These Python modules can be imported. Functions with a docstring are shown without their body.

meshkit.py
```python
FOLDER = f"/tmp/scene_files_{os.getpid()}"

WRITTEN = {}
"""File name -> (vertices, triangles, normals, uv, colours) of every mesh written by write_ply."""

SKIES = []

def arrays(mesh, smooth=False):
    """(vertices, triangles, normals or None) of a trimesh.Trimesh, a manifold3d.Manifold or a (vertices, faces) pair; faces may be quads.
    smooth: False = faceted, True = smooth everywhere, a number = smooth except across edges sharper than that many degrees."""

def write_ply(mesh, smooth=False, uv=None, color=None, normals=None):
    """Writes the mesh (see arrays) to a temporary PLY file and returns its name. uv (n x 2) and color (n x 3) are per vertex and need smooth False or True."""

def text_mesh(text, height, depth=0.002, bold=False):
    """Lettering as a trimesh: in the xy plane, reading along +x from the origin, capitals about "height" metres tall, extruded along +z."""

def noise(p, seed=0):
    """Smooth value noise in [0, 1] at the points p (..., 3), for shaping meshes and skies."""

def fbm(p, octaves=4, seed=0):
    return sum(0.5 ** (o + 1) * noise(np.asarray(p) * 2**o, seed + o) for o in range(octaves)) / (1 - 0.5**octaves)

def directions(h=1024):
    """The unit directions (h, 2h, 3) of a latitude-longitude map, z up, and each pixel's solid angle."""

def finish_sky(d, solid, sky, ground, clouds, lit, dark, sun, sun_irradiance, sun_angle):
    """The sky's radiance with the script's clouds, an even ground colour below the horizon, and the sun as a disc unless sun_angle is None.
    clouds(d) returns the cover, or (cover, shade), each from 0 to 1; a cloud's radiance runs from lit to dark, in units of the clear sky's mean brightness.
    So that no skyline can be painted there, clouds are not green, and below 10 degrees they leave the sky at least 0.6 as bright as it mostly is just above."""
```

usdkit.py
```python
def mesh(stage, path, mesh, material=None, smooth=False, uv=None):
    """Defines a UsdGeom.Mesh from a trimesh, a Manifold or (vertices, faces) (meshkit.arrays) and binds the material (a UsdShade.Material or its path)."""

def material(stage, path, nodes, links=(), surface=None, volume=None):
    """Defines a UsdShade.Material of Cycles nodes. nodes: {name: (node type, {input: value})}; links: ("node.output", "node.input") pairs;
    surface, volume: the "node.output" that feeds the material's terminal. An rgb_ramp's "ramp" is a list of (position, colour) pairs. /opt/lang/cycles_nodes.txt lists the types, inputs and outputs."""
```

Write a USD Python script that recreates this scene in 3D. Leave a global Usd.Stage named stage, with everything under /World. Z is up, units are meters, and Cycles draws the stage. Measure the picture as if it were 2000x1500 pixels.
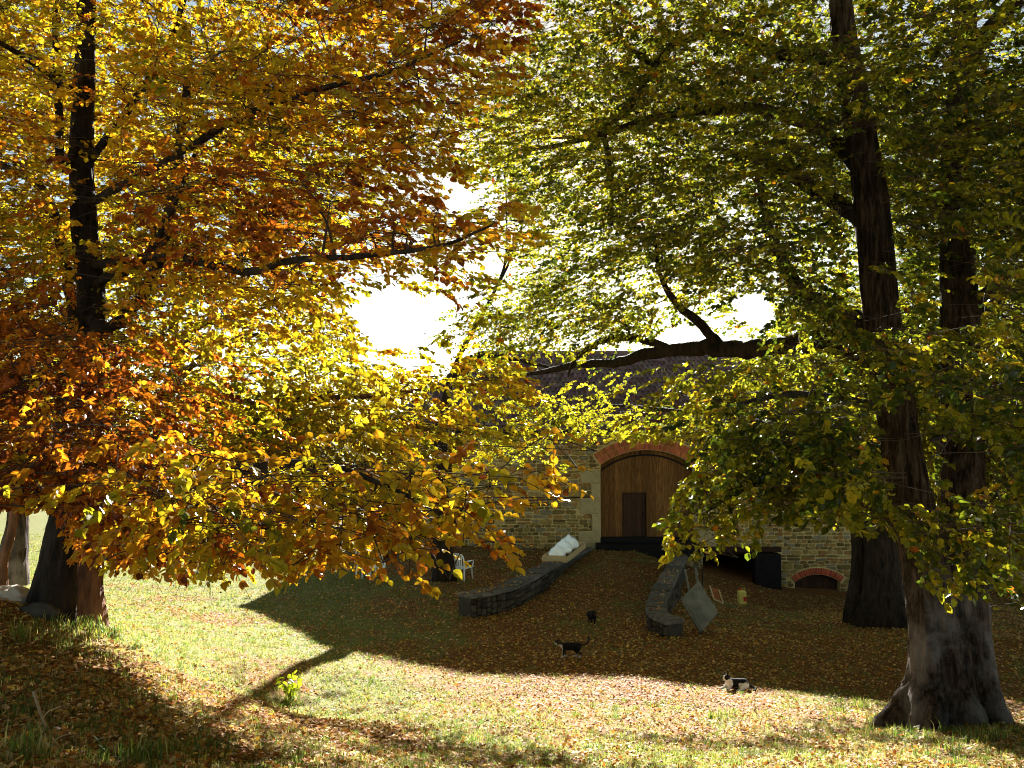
import math, numpy as np, trimesh, usdkit, meshkit
import manifold3d as m3
from shapely.geometry import Polygon, box as _sbox
from shapely.ops import unary_union
from scipy.interpolate import RBFInterpolator, RegularGridInterpolator
from scipy.spatial import cKDTree
from pxr import Usd, UsdGeom, UsdLux, UsdShade, Gf, Sdf, Vt

rng = np.random.default_rng(7)
def sbox(x0, x1, z0, z1): return _sbox(x0, z0, x1, z1)
stage = Usd.Stage.CreateInMemory()
UsdGeom.SetStageUpAxis(stage, UsdGeom.Tokens.z)
UsdGeom.SetStageMetersPerUnit(stage, 1.0)
UsdGeom.Xform.Define(stage, '/World')
UsdGeom.Scope.Define(stage, '/World/Looks')

# ---------------------------------------------------------------- camera, sky, sun, exposure
F = 1556.0                                   # focal length in pixels of the 2000 px wide photograph
PITCH = math.atan(85 / F)
EYE = np.array([0.0, 0.0, 5.0])
cam = UsdGeom.Camera.Define(stage, '/World/camera')
cam.CreateHorizontalApertureAttr(36.0); cam.CreateVerticalApertureAttr(27.0)
cam.CreateFocalLengthAttr(36.0 * F / 2000)
cam.CreateClippingRangeAttr(Gf.Vec2f(0.05, 3000))
xf = UsdGeom.Xformable(cam)
xf.AddTranslateOp().Set(Gf.Vec3d(*EYE))
xf.AddRotateXOp().Set(90 + math.degrees(PITCH))
cam.CreateExposureAttr(2.95)

SUN_T, SUN_L = 0.38, 0.114                   # rise per metre of depth, sideways per metre of depth
to_sun = np.array([SUN_L, 1.0, SUN_T]); to_sun /= np.linalg.norm(to_sun)
elev, rot = math.asin(to_sun[2]), math.atan2(to_sun[0], to_sun[1])
M = lambda name, nodes, links, surface='p.BSDF', volume=None: usdkit.material(stage, '/World/Looks/' + name, nodes, links, surface=surface, volume=volume)
skym = M('sky_look', {'s': ('sky_texture', {'sky_type': 'single_scattering', 'sun_disc': False, 'sun_elevation': elev, 'sun_rotation': rot, 'altitude': 600.0, 'air_density': 0.42, 'aerosol_density': 0.15}),
                      'w': ('mix', {'mix_type': 'multiply', 'fac': 1.0, 'color2': (1.25, 1.0, 0.60)}), 'b': ('background_shader', {'strength': 0.05})}, [('s.color', 'w.color1'), ('w.color', 'b.color')], surface='b.background')
dome = UsdLux.DomeLight.Define(stage, '/World/sky')
UsdShade.MaterialBindingAPI.Apply(dome.GetPrim()).Bind(skym)
dome.GetPrim().SetCustomDataByKey('kind', 'structure')
sun = UsdLux.DistantLight.Define(stage, '/World/sun')
sun.CreateIntensityAttr(1.25); sun.CreateAngleAttr(0.53); sun.CreateNormalizeAttr(True)
sun.CreateColorAttr(Gf.Vec3f(1.0, 0.95, 0.88))
q = Gf.Rotation(Gf.Vec3d(0, 0, 1), Gf.Vec3d(*map(float, to_sun)))
UsdGeom.Xformable(sun).AddTransformOp().Set(Gf.Matrix4d().SetRotate(q))

def at(u, v, Y):
    """World point seen at photograph pixel (u, v) at the depth Y."""
    f = np.array([0, math.cos(PITCH), math.sin(PITCH)]); up = np.array([0, -math.sin(PITCH), math.cos(PITCH)])
    d = f + (u - 1000) / F * np.array([1.0, 0, 0]) - (v - 750) / F * up
    return EYE + d * (Y / d[1])

# ---------------------------------------------------------------- scene helpers
names = {}
def numbered(parent, name):
    k = names.get((parent, name), 0); names[(parent, name)] = k + 1
    return f'{parent}/{name}' + (f'_{k:03d}' if k else '')
origin = {'/World': np.zeros(3)}
def thing(name, label, cat, loc, group=None, kind=None):
    p = numbered('/World', name)
    x = UsdGeom.Xform.Define(stage, p); x.AddTranslateOp().Set(Gf.Vec3d(*map(float, loc)))
    tag(x.GetPrim(), label, cat, group, kind); origin[p] = np.asarray(loc, float)
    return p
def tag(prim, label=None, cat=None, group=None, kind=None):
    for k, v in (('label', label), ('category', cat), ('group', group), ('kind', kind)):
        if v: prim.SetCustomDataByKey(k, v)
def obj(name, mesh, mat, parent='/World', smooth=False, color=None, label=None, cat=None, group=None, kind=None):
    """One Mesh prim; vertices are given in world space and stored relative to the thing's base."""
    p = numbered(parent, name)
    root = '/' + '/'.join(p.split('/')[1:3])
    o = origin.get(root, np.zeros(3)); origin.setdefault(p, o)
    if isinstance(mesh, list): mesh = join(mesh)
    v, f = (mesh.vertices, mesh.faces) if hasattr(mesh, 'vertices') else mesh
    prim = usdkit.mesh(stage, p, (np.asarray(v) - o, np.asarray(f)), mat, smooth=smooth)
    if color is not None:
        c = np.asarray(color, np.float32)
        pv = UsdGeom.PrimvarsAPI(prim).CreatePrimvar('tint', Sdf.ValueTypeNames.Color3fArray, 'vertex' if c.ndim == 2 else 'constant')
        pv.Set(Vt.Vec3fArray.FromNumpy(np.atleast_2d(c)))
    prim.CreateDoubleSidedAttr(True)
    tag(prim.GetPrim(), label, cat, group, kind)
    return p
def join(parts):
    V, Fc, n = [], [], 0
    for m in parts:
        v, f = (m.vertices, m.faces) if hasattr(m, 'vertices') else m
        V.append(np.asarray(v)); Fc.append(np.asarray(f) + n); n += len(v)
    return np.vstack(V), np.vstack(Fc)
def box(x0, x1, y0, y1, z0, z1, bevel=0.0):
    m = trimesh.creation.box([x1 - x0, y1 - y0, z1 - z0])
    if bevel:
        e = np.array([x1 - x0, y1 - y0, z1 - z0]) / 2
        pts = []
        for s in np.ndindex(2, 2, 2):
            sg = np.array(s) * 2 - 1
            for k in range(3):
                q_ = e - bevel; q_[k] = e[k]; pts.append(sg * q_)
        m = trimesh.convex.convex_hull(np.array(pts))
    m.apply_translation([(x0 + x1) / 2, (y0 + y1) / 2, (z0 + z1) / 2])
    return m
def spline(pts, n):
    p = np.asarray(pts, float)
    if len(p) == 2: return p[0] + np.linspace(0, 1, n)[:, None] * (p[1] - p[0])
    p = np.vstack([2 * p[0] - p[1], p, 2 * p[-1] - p[-2]])
    t = np.linspace(0, len(p) - 3 - 1e-9, n); i = t.astype(int); t = (t - i)[:, None]
    a, b, c, d = p[i], p[i + 1], p[i + 2], p[i + 3]
    return 0.5 * (2 * b + (c - a) * t + (2 * a - 5 * b + 4 * c - d) * t ** 2 + (3 * b - a - 3 * c + d) * t ** 3)
def tube(pts, radii, sides=8, rough=0.0, seed=0, cap=True, flutes=None):
    p = np.asarray(pts, float); n = len(p)
    r = np.broadcast_to(radii, (n,)) if np.ndim(radii) < 1 or len(radii) == n else np.interp(np.linspace(0, 1, n), np.linspace(0, 1, len(radii)), radii)
    t = np.gradient(p, axis=0); t /= np.linalg.norm(t, axis=1, keepdims=True) + 1e-12
    ref = np.array([1.0, 0.13, 0.07]) if abs(t[:, 2]).mean() > 0.7 else np.array([0.05, 0.1, 1.0])
    a = np.cross(t, ref); a /= np.linalg.norm(a, axis=1, keepdims=True) + 1e-12
    b = np.cross(t, a); ang = np.arange(sides) * 2 * np.pi / sides
    rr = np.repeat(r[:, None], sides, 1)
    d = np.cos(ang)[None, :, None] * a[:, None] + np.sin(ang)[None, :, None] * b[:, None]
    if rough:
        q_ = (p[:, None] * np.array([1, 1, 0.45]) + d * np.maximum(rr, .05)[..., None] * 2.2)
        rr = rr * (1 + rough * (meshkit.fbm(q_ * 2.3 / max(r.max(), .1) * .3, 3, seed) - 0.5) * 2)
        rr = rr * (1 + rough * .35 * (meshkit.noise(np.stack([np.cos(ang)[None] * 3.5 + 0 * rr, np.sin(ang)[None] * 3.5 + 0 * rr, p[:, 2:3] * .7 + 0 * rr], -1) * 2.2, seed + 5) - .5) * 2)
    if rough and sides > 30:                 # furrowed bark on the big trunks
        fur = meshkit.fbm(np.stack([np.cos(ang)[None] * r[:, None] * 16 + 0 * rr, np.sin(ang)[None] * r[:, None] * 16 + 0 * rr, p[:, 2:3] * 2.6 + 0 * rr], -1), 3, seed + 9)
        rr = rr - .085 * np.minimum(rr, .4) * np.abs(fur - .5) * 4 + .02 * np.minimum(rr, .4)
    if flutes is not None: rr = rr * flutes(np.linspace(0, 1, n)[:, None], ang[None])
    v = (p[:, None] + rr[..., None] * d).reshape(-1, 3)
    i, j = np.meshgrid(np.arange(n - 1), np.arange(sides), indexing='ij')
    qd = np.stack([i * sides + j, i * sides + (j + 1) % sides, (i + 1) * sides + (j + 1) % sides, (i + 1) * sides + j], -1).reshape(-1, 4)
    f = np.vstack([qd[:, [0, 2, 1]], qd[:, [0, 3, 2]]])
    if cap:
        v = np.vstack([v, p[:1], p[-1:]]); k = np.arange(sides)
        f = np.vstack([f, np.stack([k, (k + 1) % sides, np.full(sides, n * sides)], 1), np.stack([(n - 1) * sides + (k + 1) % sides, (n - 1) * sides + k, np.full(sides, n * sides + 1)], 1)])
    return v, f

# ---------------------------------------------------------------- materials
def simple(name, c1, c2, scale=6.0, rough=0.85, bump=0.3, bscale=40.0, detail=6.0, stretch=(1, 1, 1), dist=0.02, spec=0.08, var=.25):
    return M(name, {'g': ('texture_coordinate', {}), 'm': ('mapping', {'scale': stretch}),
        'n': ('noise_texture', {'scale': scale, 'detail': detail, 'roughness': 0.6}),
        'r': ('rgb_ramp', {'ramp': [(0.3, c1), (0.7, c2)]}),
        'o': ('object_info', {}), 'h': ('hsv', {}), 'mr': ('map_range', {'from_min': 0.0, 'from_max': 1.0, 'to_min': 0.75, 'to_max': 1.25}),
        'nb': ('noise_texture', {'scale': bscale, 'detail': 5.0}), 'b': ('bump', {'strength': bump, 'distance': dist}),
        'p': ('principled_bsdf', {'roughness': rough, 'specular_ior_level': spec})},
        [('g.object', 'm.vector'), ('m.vector', 'n.vector'), ('m.vector', 'nb.vector'), ('n.fac', 'r.fac'), ('nb.fac', 'b.height'), ('b.normal', 'p.normal'),
         ('o.random', 'mr.value'), ('mr.result', 'h.value'), ('r.color', 'h.color'), ('h.color', 'p.base_color')])

def tinted(name, rough=0.9, bump=0.25, bscale=30.0, spec=0.08, var=0.35, vscale=9.0):
    """Colour from the mesh's own tint, broken up by noise."""
    return M(name, {'a': ('attribute', {'attribute': 'tint'}), 'g': ('geometry', {}), 'n': ('noise_texture', {'scale': vscale, 'detail': 5.0, 'roughness': .65}),
        'mr': ('map_range', {'from_min': .3, 'from_max': .7, 'to_min': 1 - var, 'to_max': 1 + var}), 'h': ('hsv', {}),
        'nb': ('noise_texture', {'scale': bscale, 'detail': 5.0}), 'b': ('bump', {'strength': bump, 'distance': 0.01}),
        'p': ('principled_bsdf', {'roughness': rough, 'specular_ior_level': spec})},
        [('g.position', 'n.vector'), ('g.position', 'nb.vector'), ('n.fac', 'mr.value'), ('mr.result', 'h.value'), ('a.color', 'h.color'), ('h.color', 'p.base_color'), ('nb.fac', 'b.height'), ('b.normal', 'p.normal')])

def leaf_look(name, trans=0.5, boost=(1.75, 1.6, 1.1), rough=0.38, spec=0.5):
    return M(name, {'a': ('attribute', {'attribute': 'tint'}), 'x': ('mix', {'mix_type': 'multiply', 'fac': 1.0, 'color2': boost}),
        'p': ('principled_bsdf', {'roughness': rough, 'specular_ior_level': spec}), 't': ('translucent_bsdf', {}), 'm': ('mix_closure', {'fac': trans})},
        [('a.color', 'p.base_color'), ('a.color', 'x.color1'), ('x.color', 't.color'), ('p.BSDF', 'm.closure1'), ('t.BSDF', 'm.closure2')], surface='m.closure')

leafm = leaf_look('leaf', trans=.50, boost=(2.6, 2.3, 1.1), rough=.3, spec=.22)
limem = leaf_look('lime_leaf', trans=.42, boost=(3.1, 3.0, 1.5), rough=.28, spec=.25)
litterm = leaf_look('dry_leaf', trans=0.22, boost=(1.3, 1.2, 1.0), rough=0.7, spec=0.12)
grassm = leaf_look('grass_blade', trans=0.4, boost=(1.4, 1.4, 1.0), rough=0.5, spec=0.3)
bark = simple('bark', (0.004, 0.003, 0.002), (0.032, 0.022, 0.015), scale=11, bump=1.0, bscale=14, stretch=(1, 1, 0.18), dist=0.09)
bark_warm = simple('bark_warm', (0.04, 0.018, 0.01), (0.18, 0.085, 0.045), scale=6, bump=0.8, bscale=18, stretch=(1, 1, 0.3), dist=0.05)
bark_pale = M('bark_lichen', {'g': ('geometry', {}), 'm': ('mapping', {'scale': (1, 1, .16)}), 'n': ('noise_texture', {'scale': 13.0, 'detail': 8.0, 'roughness': .7, 'distortion': .6}), 'n2': ('noise_texture', {'scale': 1.6, 'detail': 7.0, 'roughness': .65}),
    'r': ('rgb_ramp', {'ramp': [(.38, (.008, .006, .004)), (.5, (.03, .019, .011)), (.68, (.095, .066, .048))]}), 'r2': ('rgb_ramp', {'ramp': [(.42, (0, 0, 0)), (.6, (1, 1, 1))]}),
    'z': ('separate_xyz', {}), 'zr': ('map_range', {'from_min': 3.2, 'from_max': 2.0, 'clamp': True}), 'kz': ('math', {'math_type': 'multiply'}), 'x': ('mix', {'color2': (.26, .225, .215)}), 'k': ('math', {'math_type': 'multiply', 'value2': .5}), 'b': ('bump', {'strength': 1.0, 'distance': .09}), 'p': ('principled_bsdf', {'roughness': .95, 'specular_ior_level': .05})},
    [('g.position', 'm.vector'), ('m.vector', 'n.vector'), ('g.position', 'n2.vector'), ('n.fac', 'r.fac'), ('n2.fac', 'r2.fac'), ('g.position', 'z.vector'), ('z.z', 'zr.value'), ('r2.color', 'kz.value1'), ('zr.result', 'kz.value2'), ('kz.value', 'k.value1'), ('k.value', 'x.fac'), ('r.color', 'x.color1'), ('x.color', 'p.base_color'), ('n.fac', 'b.height'), ('b.normal', 'p.normal')])
twigm = simple('twig_bark', (0.02, 0.014, 0.01), (0.07, 0.045, 0.03), bump=0.0)
mortar = simple('mortar', (0.33, 0.245, 0.095), (0.48, 0.37, 0.165), scale=3, bscale=60, dist=.01)
stonem = tinted('stone', bump=0.6, bscale=22, var=.3)
cutstone = tinted('cut_stone', bump=0.3, bscale=40, var=.18, vscale=4)
brickm = tinted('brick', bump=0.3, bscale=50, var=.25)
tilem = tinted('roof_tile', rough=.6, bump=.25, bscale=40, var=.35, vscale=5)
woodm = simple('door_wood', (0.05, 0.021, 0.006), (0.18, 0.085, 0.026), scale=5, bump=.4, bscale=12, stretch=(6, 6, .5), dist=.008, rough=.85, var=.45)
darkwood = simple('dark_wood', (0.022, 0.011, 0.007), (0.05, 0.024, 0.014), scale=5, stretch=(6, 6, .6), rough=.8)
blackm = simple('black_finish', (0.006, 0.005, 0.005), (0.014, 0.012, 0.011))  # plain near-black for the threshold, post, ironwork and gutter
palewood = simple('pale_wood', (0.36, 0.26, 0.12), (0.52, 0.40, 0.22), scale=4, stretch=(1, 5, 5), rough=.7)
greywood = simple('grey_board', (0.07, 0.066, 0.055), (0.16, 0.15, 0.13), scale=3, rough=.85)
concrete = simple('concrete', (0.15, 0.145, 0.13), (0.27, 0.26, 0.24), scale=5, bscale=50)
plastic = simple('white_plastic', (0.62, 0.66, 0.68), (0.72, 0.75, 0.76), rough=.4, bump=.05, spec=.5)
sackm = simple('white_sack', (0.62, 0.66, 0.66), (0.78, 0.80, 0.78), scale=5, rough=.45, bump=.5, bscale=7, dist=.05, spec=.5)
furm = tinted('fur', rough=.95, spec=.08, bump=.5, bscale=160, var=.2, vscale=60)
yellowp = simple('yellow_plastic', (0.42, 0.36, 0.08), (0.5, 0.43, 0.11), rough=.45, bump=.05)
redp = simple('red_print', (0.36, 0.03, 0.02), (0.42, 0.05, 0.03), rough=.45, bump=.02)
rustm = simple('rusty_sheet', (0.16, 0.05, 0.02), (0.28, 0.10, 0.04), scale=8)
rockm = simple('pale_rock', (0.3, 0.27, 0.22), (0.5, 0.45, 0.38), scale=4, bump=.7, bscale=12)
tarm = simple('dark_stone', (0.03, 0.028, 0.024), (0.075, 0.068, 0.055), scale=5, bump=.6, bscale=20)
capm = simple('wall_cap', (0.05, 0.045, 0.038), (0.16, 0.148, 0.13), scale=9, bump=.7, bscale=30)
flintm = tinted('dark_rubble', bump=.6, bscale=25, var=.3)

# ---------------------------------------------------------------- ground
GP = [(1000,1500,8.5),(1500,1500,8.5),(2000,1500,7.6),(500,1500,6.5),(200,1500,5.2),(0,1500,4.6),(0,1350,6.5),(250,1350,8),
      (110,1200,10.5),(190,1218,11.3),(0,1172,10.2),(-200,1172,9.5),(430,1345,11),(220,1255,11),(300,1200,18),(505,1188,21.2),(350,1140,25),(650,1262,17),
      (1000,1310,16.26),(1720,1372,15.3),(600,1400,11.5),(1000,1400,11.8),(1400,1430,11.6),(1850,1412,11),(2050,1420,10.6),(1435,1352,15),(1115,1285,17),
      (1155,1217,20.5),(905,1205,20.5),(1310,1243,19.4),(1240,1078,33),(1150,1083,32),(1200,1110,28.5),(900,1130,26.4),(720,1130,26.4),(1500,1192,30),(1600,1168,33),(1700,1210,24),
      (1500,1230,22),(1380,1236,20),(1900,1240,20),(2000,1190,26),(1800,1168,33),(1370,1180,26.5),(1440,1186,27)]
gp = np.array([at(*g) for g in GP])
extra = np.array([[-14, 30, .2], [-12, 45, .3], [-25, 25, .6], [-20, 12, 2.6], [-30, 45, .6], [20, 20, -.3], [22, 32, -1.8], [0, 45, 0], [25, 50, 0], [-40, 10, 2.6], [16, 8, 1.2], [0, 2, 3.2], [-8, 2, 3.3], [10, 2, 2.6], [-5.5, 34, .15], [0, 34, -.1], [3, 34.5, -.2]])
gp = np.vstack([gp, extra])
rbf = RBFInterpolator(gp[:, :2], gp[:, 2], kernel='linear', smoothing=0.02)
gx = np.unique(np.concatenate([np.arange(-14, 16.01, .25), np.linspace(-50, -14, 40), np.linspace(16, 50, 36), -np.geomspace(50, 900, 24), np.geomspace(50, 900, 24)]))
gy = np.unique(np.concatenate([np.arange(1, 36.01, .25), np.linspace(36, 60, 24), np.geomspace(60, 1500, 30), np.linspace(-60, 1, 30)]))
GX, GY = np.meshgrid(gx, gy, indexing='ij')
cl = np.stack([np.clip(GX, -45, 40), np.clip(GY, 0, 52)], -1).reshape(-1, 2)
GZ = rbf(cl).reshape(GX.shape)
import scipy.ndimage as ndi
far = np.clip((np.hypot(np.maximum(np.abs(GX) - 25, 0), np.maximum(GY - 45, 0))) / 30, 0, 1)
GZ = GZ * (1 - far) + far * (0.3 + 9.0 * (1 - np.exp(-np.maximum(GY - 70, 0) / 160)) * meshkit.fbm(np.stack([GX / 90, GY / 90, 0 * GX], -1), 3, 3))
near = (np.abs(GX) < 20) & (GY < 36)
GZ = GZ + np.where(GY < 45, .10, .3) * (meshkit.fbm(np.stack([GX * .9, GY * .9, 0 * GX], -1), 3, 11) - .5) + .045 * (meshkit.noise(np.stack([GX * 2.7, GY * 2.7, 0 * GX], -1), 17) - .5)
_gz = RegularGridInterpolator((gx, gy), GZ, bounds_error=False, fill_value=0.0)
def gz(x, y):
    z = _gz(np.stack([np.asarray(x, float), np.asarray(y, float)], -1)); return float(z[0]) if np.ndim(x) == 0 else z
def litter_amount(x, y):
    """How much of the ground the fallen leaves cover: the yard on the right most, the meadow on the left least."""
    x, y = np.asarray(x, float), np.asarray(y, float)
    x_ = np.clip(x, -40, 40)
    a = 1 / (1 + np.exp(-(x_ + 2.2 + .22 * (np.clip(y, 0, 60) - 13) - 1.0 * np.exp(-((y - 9) / 2.0) ** 2)) / .9))
    n = meshkit.fbm(np.stack([x * .55, y * .55, 0 * x], -1), 3, 23)
    a = a * (0.70 + .9 * (n - .42) + .5 * (meshkit.fbm(np.stack([x * 1.9, y * 1.9, 0 * x], -1), 2, 29) - .5))
    a = np.where(y < 10.5, a * .75, a)
    left = .22 + .5 * np.clip((n - .45) * 3, 0, 1)
    left = np.where((y < 11) & (x < -1), .6 + .4 * np.clip((n - .4) * 3, 0, 1), left)
    left = np.where((y > 24) & (x < -3), .10, left)
    return np.clip(np.maximum(a, left), 0, 1)
I, J = np.meshgrid(np.arange(len(gx) - 1), np.arange(len(gy) - 1), indexing='ij')
nn = len(gy)
qd = np.stack([I * nn + J, (I + 1) * nn + J, (I + 1) * nn + J + 1, I * nn + J + 1], -1).reshape(-1, 4)
gv = np.stack([GX, GY, GZ], -1).reshape(-1, 3)
la = litter_amount(gv[:, 0], gv[:, 1])
groundm = M('ground_look', {'a': ('attribute', {'attribute': 'tint'}), 's': ('separate_color', {}), 'g': ('geometry', {}),
    'n1': ('noise_texture', {'scale': 1.2, 'detail': 6.0, 'roughness': .65}), 'n2': ('noise_texture', {'scale': 22.0, 'detail': 6.0, 'roughness': .7}), 'v': ('voronoi_texture', {'scale': 17.0}),
    'gr': ('rgb_ramp', {'ramp': [(.3, (.045, .06, .014)), (.5, (.12, .13, .035)), (.7, (.24, .21, .075))]}),
    'lr': ('rgb_ramp', {'ramp': [(.25, (.045, .02, .006)), (.5, (.16, .07, .02)), (.75, (.31, .165, .055))]}),
    'ad': ('math', {'math_type': 'add'}), 'sb': ('math', {'math_type': 'subtract', 'value2': .5}), 'mu': ('math', {'math_type': 'multiply', 'value2': 1.2}),
    'st': ('map_range', {'from_min': .3, 'from_max': .65, 'clamp': True}), 'x': ('mix', {}), 'b': ('bump', {'strength': .9, 'distance': .05}), 'p': ('principled_bsdf', {'roughness': .95, 'specular_ior_level': .1})},
    [('g.position', 'n1.vector'), ('g.position', 'n2.vector'), ('g.position', 'v.vector'), ('n2.fac', 'gr.fac'), ('n2.fac', 'lr.fac'), ('a.color', 's.color'), ('n1.fac', 'sb.value1'), ('sb.value', 'mu.value1'), ('mu.value', 'ad.value1'), ('s.r', 'ad.value2'),
     ('ad.value', 'st.value'), ('st.result', 'x.fac'), ('gr.color', 'x.color1'), ('lr.color', 'x.color2'), ('x.color', 'p.base_color'), ('n2.fac', 'b.height'), ('b.normal', 'p.normal')])
obj('ground', (gv, qd), groundm, smooth=True, color=np.stack([la, la, la], 1), kind='structure')

# ---------------------------------------------------------------- barn
BY = 34.0                                     # plane of the barn's front wall
BX0, BX1 = -5.4, 27.0
EZ, RY, RZ = 4.86, 38.0, 8.52
barn = thing('stone_barn', 'long stone barn with brown tiled hipped roof and tall arched plank door', 'barn', (3.0, BY, -0.2))
def zpx(v, Y=BY): return at(1000, v, Y)[2]
def xpx(u, Y=BY): return at(u, 750, Y)[0]
def arch_poly(x0, x1, zb, zs, zc, n=24):
    """Opening with a segmental arch: spring height zs, crown zc."""
    c, h = (x1 - x0) / 2, zc - zs
    R = (c * c + h * h) / (2 * h); a = math.asin(min(1, c / R)); zo = zc - R
    th = np.linspace(-a, a, n)
    return [(x0, zb)] + [((x0 + x1) / 2 + R * math.sin(t), zo + R * math.cos(t)) for t in th] + [(x1, zb)], ((x0 + x1) / 2, zo, R, a)
DX0, DX1 = xpx(1172), xpx(1352)
door_pts, (acx, acz, aR, aA) = arch_poly(DX0, DX1, -.4, zpx(908), zpx(879))
door_poly = Polygon(door_pts)
win_l = sbox(-3.35, xpx(892), 3.1, zpx(862))
wr_pts, (bcx, bcz, bR, bA) = arch_poly(xpx(1545), xpx(1632), -2.15, zpx(1137), zpx(1122))
win_r = Polygon(wr_pts)
stable = sbox(xpx(1368), xpx(1512), -3.5, zpx(1078))
face = sbox(BX0, BX1, -3.6, EZ - .06).difference(unary_union([door_poly, win_l, win_r, stable]))
def on_front(m, y):                          # a shape drawn in x, z and pushed back along y
    v = np.asarray(m.vertices); m.vertices = np.stack([v[:, 0], y + v[:, 2], v[:, 1]], 1); m.faces = m.faces[:, ::-1]
    return m
wall = on_front(trimesh.creation.extrude_polygon(face, .55, engine='earcut'), BY)
fw = obj('front_wall', wall, mortar, barn)
obj('end_wall', box(BX0, BX0 + .55, BY + .56, 42, -2, EZ - .08), mortar, barn)
obj('end_wall', box(BX1 - .55, BX1, BY + .56, 42, -3, EZ - .08), mortar, barn)
obj('rear_wall', box(BX0 + .56, BX1 - .56, 41.4, 41.98, -3, EZ - .08), mortar, barn)
obj('upper_floor', box(BX0 + .57, BX1 - .57, BY + .57, 41.38, -.45, -.3), darkwood, barn)
# arch bricks
def brick_piece(c, ang, w, h, d, y):
    m = box(-w / 2, w / 2, -d, 0, -h / 2, h / 2, .008)
    m.apply_transform(trimesh.transformations.rotation_matrix(ang, [0, 1, 0])); m.apply_translation([c[0], y + d * 0, c[1]])
    return m
def brick_tint(): 
    return np.array([.36, .105, .045]) * rng.uniform(.6, 1.25) * np.array([1, rng.uniform(.85, 1.2), rng.uniform(.8, 1.2)])
arch = obj('door_arch', on_front(trimesh.creation.extrude_polygon(
    Polygon([(acx + (aR + .005) * math.sin(t), acz + (aR + .005) * math.cos(t)) for t in np.linspace(-aA, aA, 30)] + [(acx + (aR + .56) * math.sin(t), acz + (aR + .56) * math.cos(t)) for t in np.linspace(aA, -aA, 30)]), .035, engine='earcut'), BY - .037), mortar, barn)
ring_cut = Polygon([(acx + (aR - .01) * math.sin(t), acz + (aR - .01) * math.cos(t)) for t in np.linspace(-aA - .02, aA + .02, 30)] + [(acx + (aR + .6) * math.sin(t), acz + (aR + .6) * math.cos(t)) for t in np.linspace(aA + .02, -aA - .02, 30)])
for ring, (r0, hh) in enumerate(((aR + .02, .25), (aR + .285, .25))):
    k = int(2 * aA * (r0 + .12) / .092)
    for i in range(k):
        t = -aA + (i + .5) * 2 * aA / k
        rc = r0 + hh / 2
        obj('brick', brick_piece((acx + rc * math.sin(t), acz + rc * math.cos(t)), t, .075, hh, .045 + rng.uniform(0, .012), BY - .03), brickm, arch, color=brick_tint())
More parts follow.
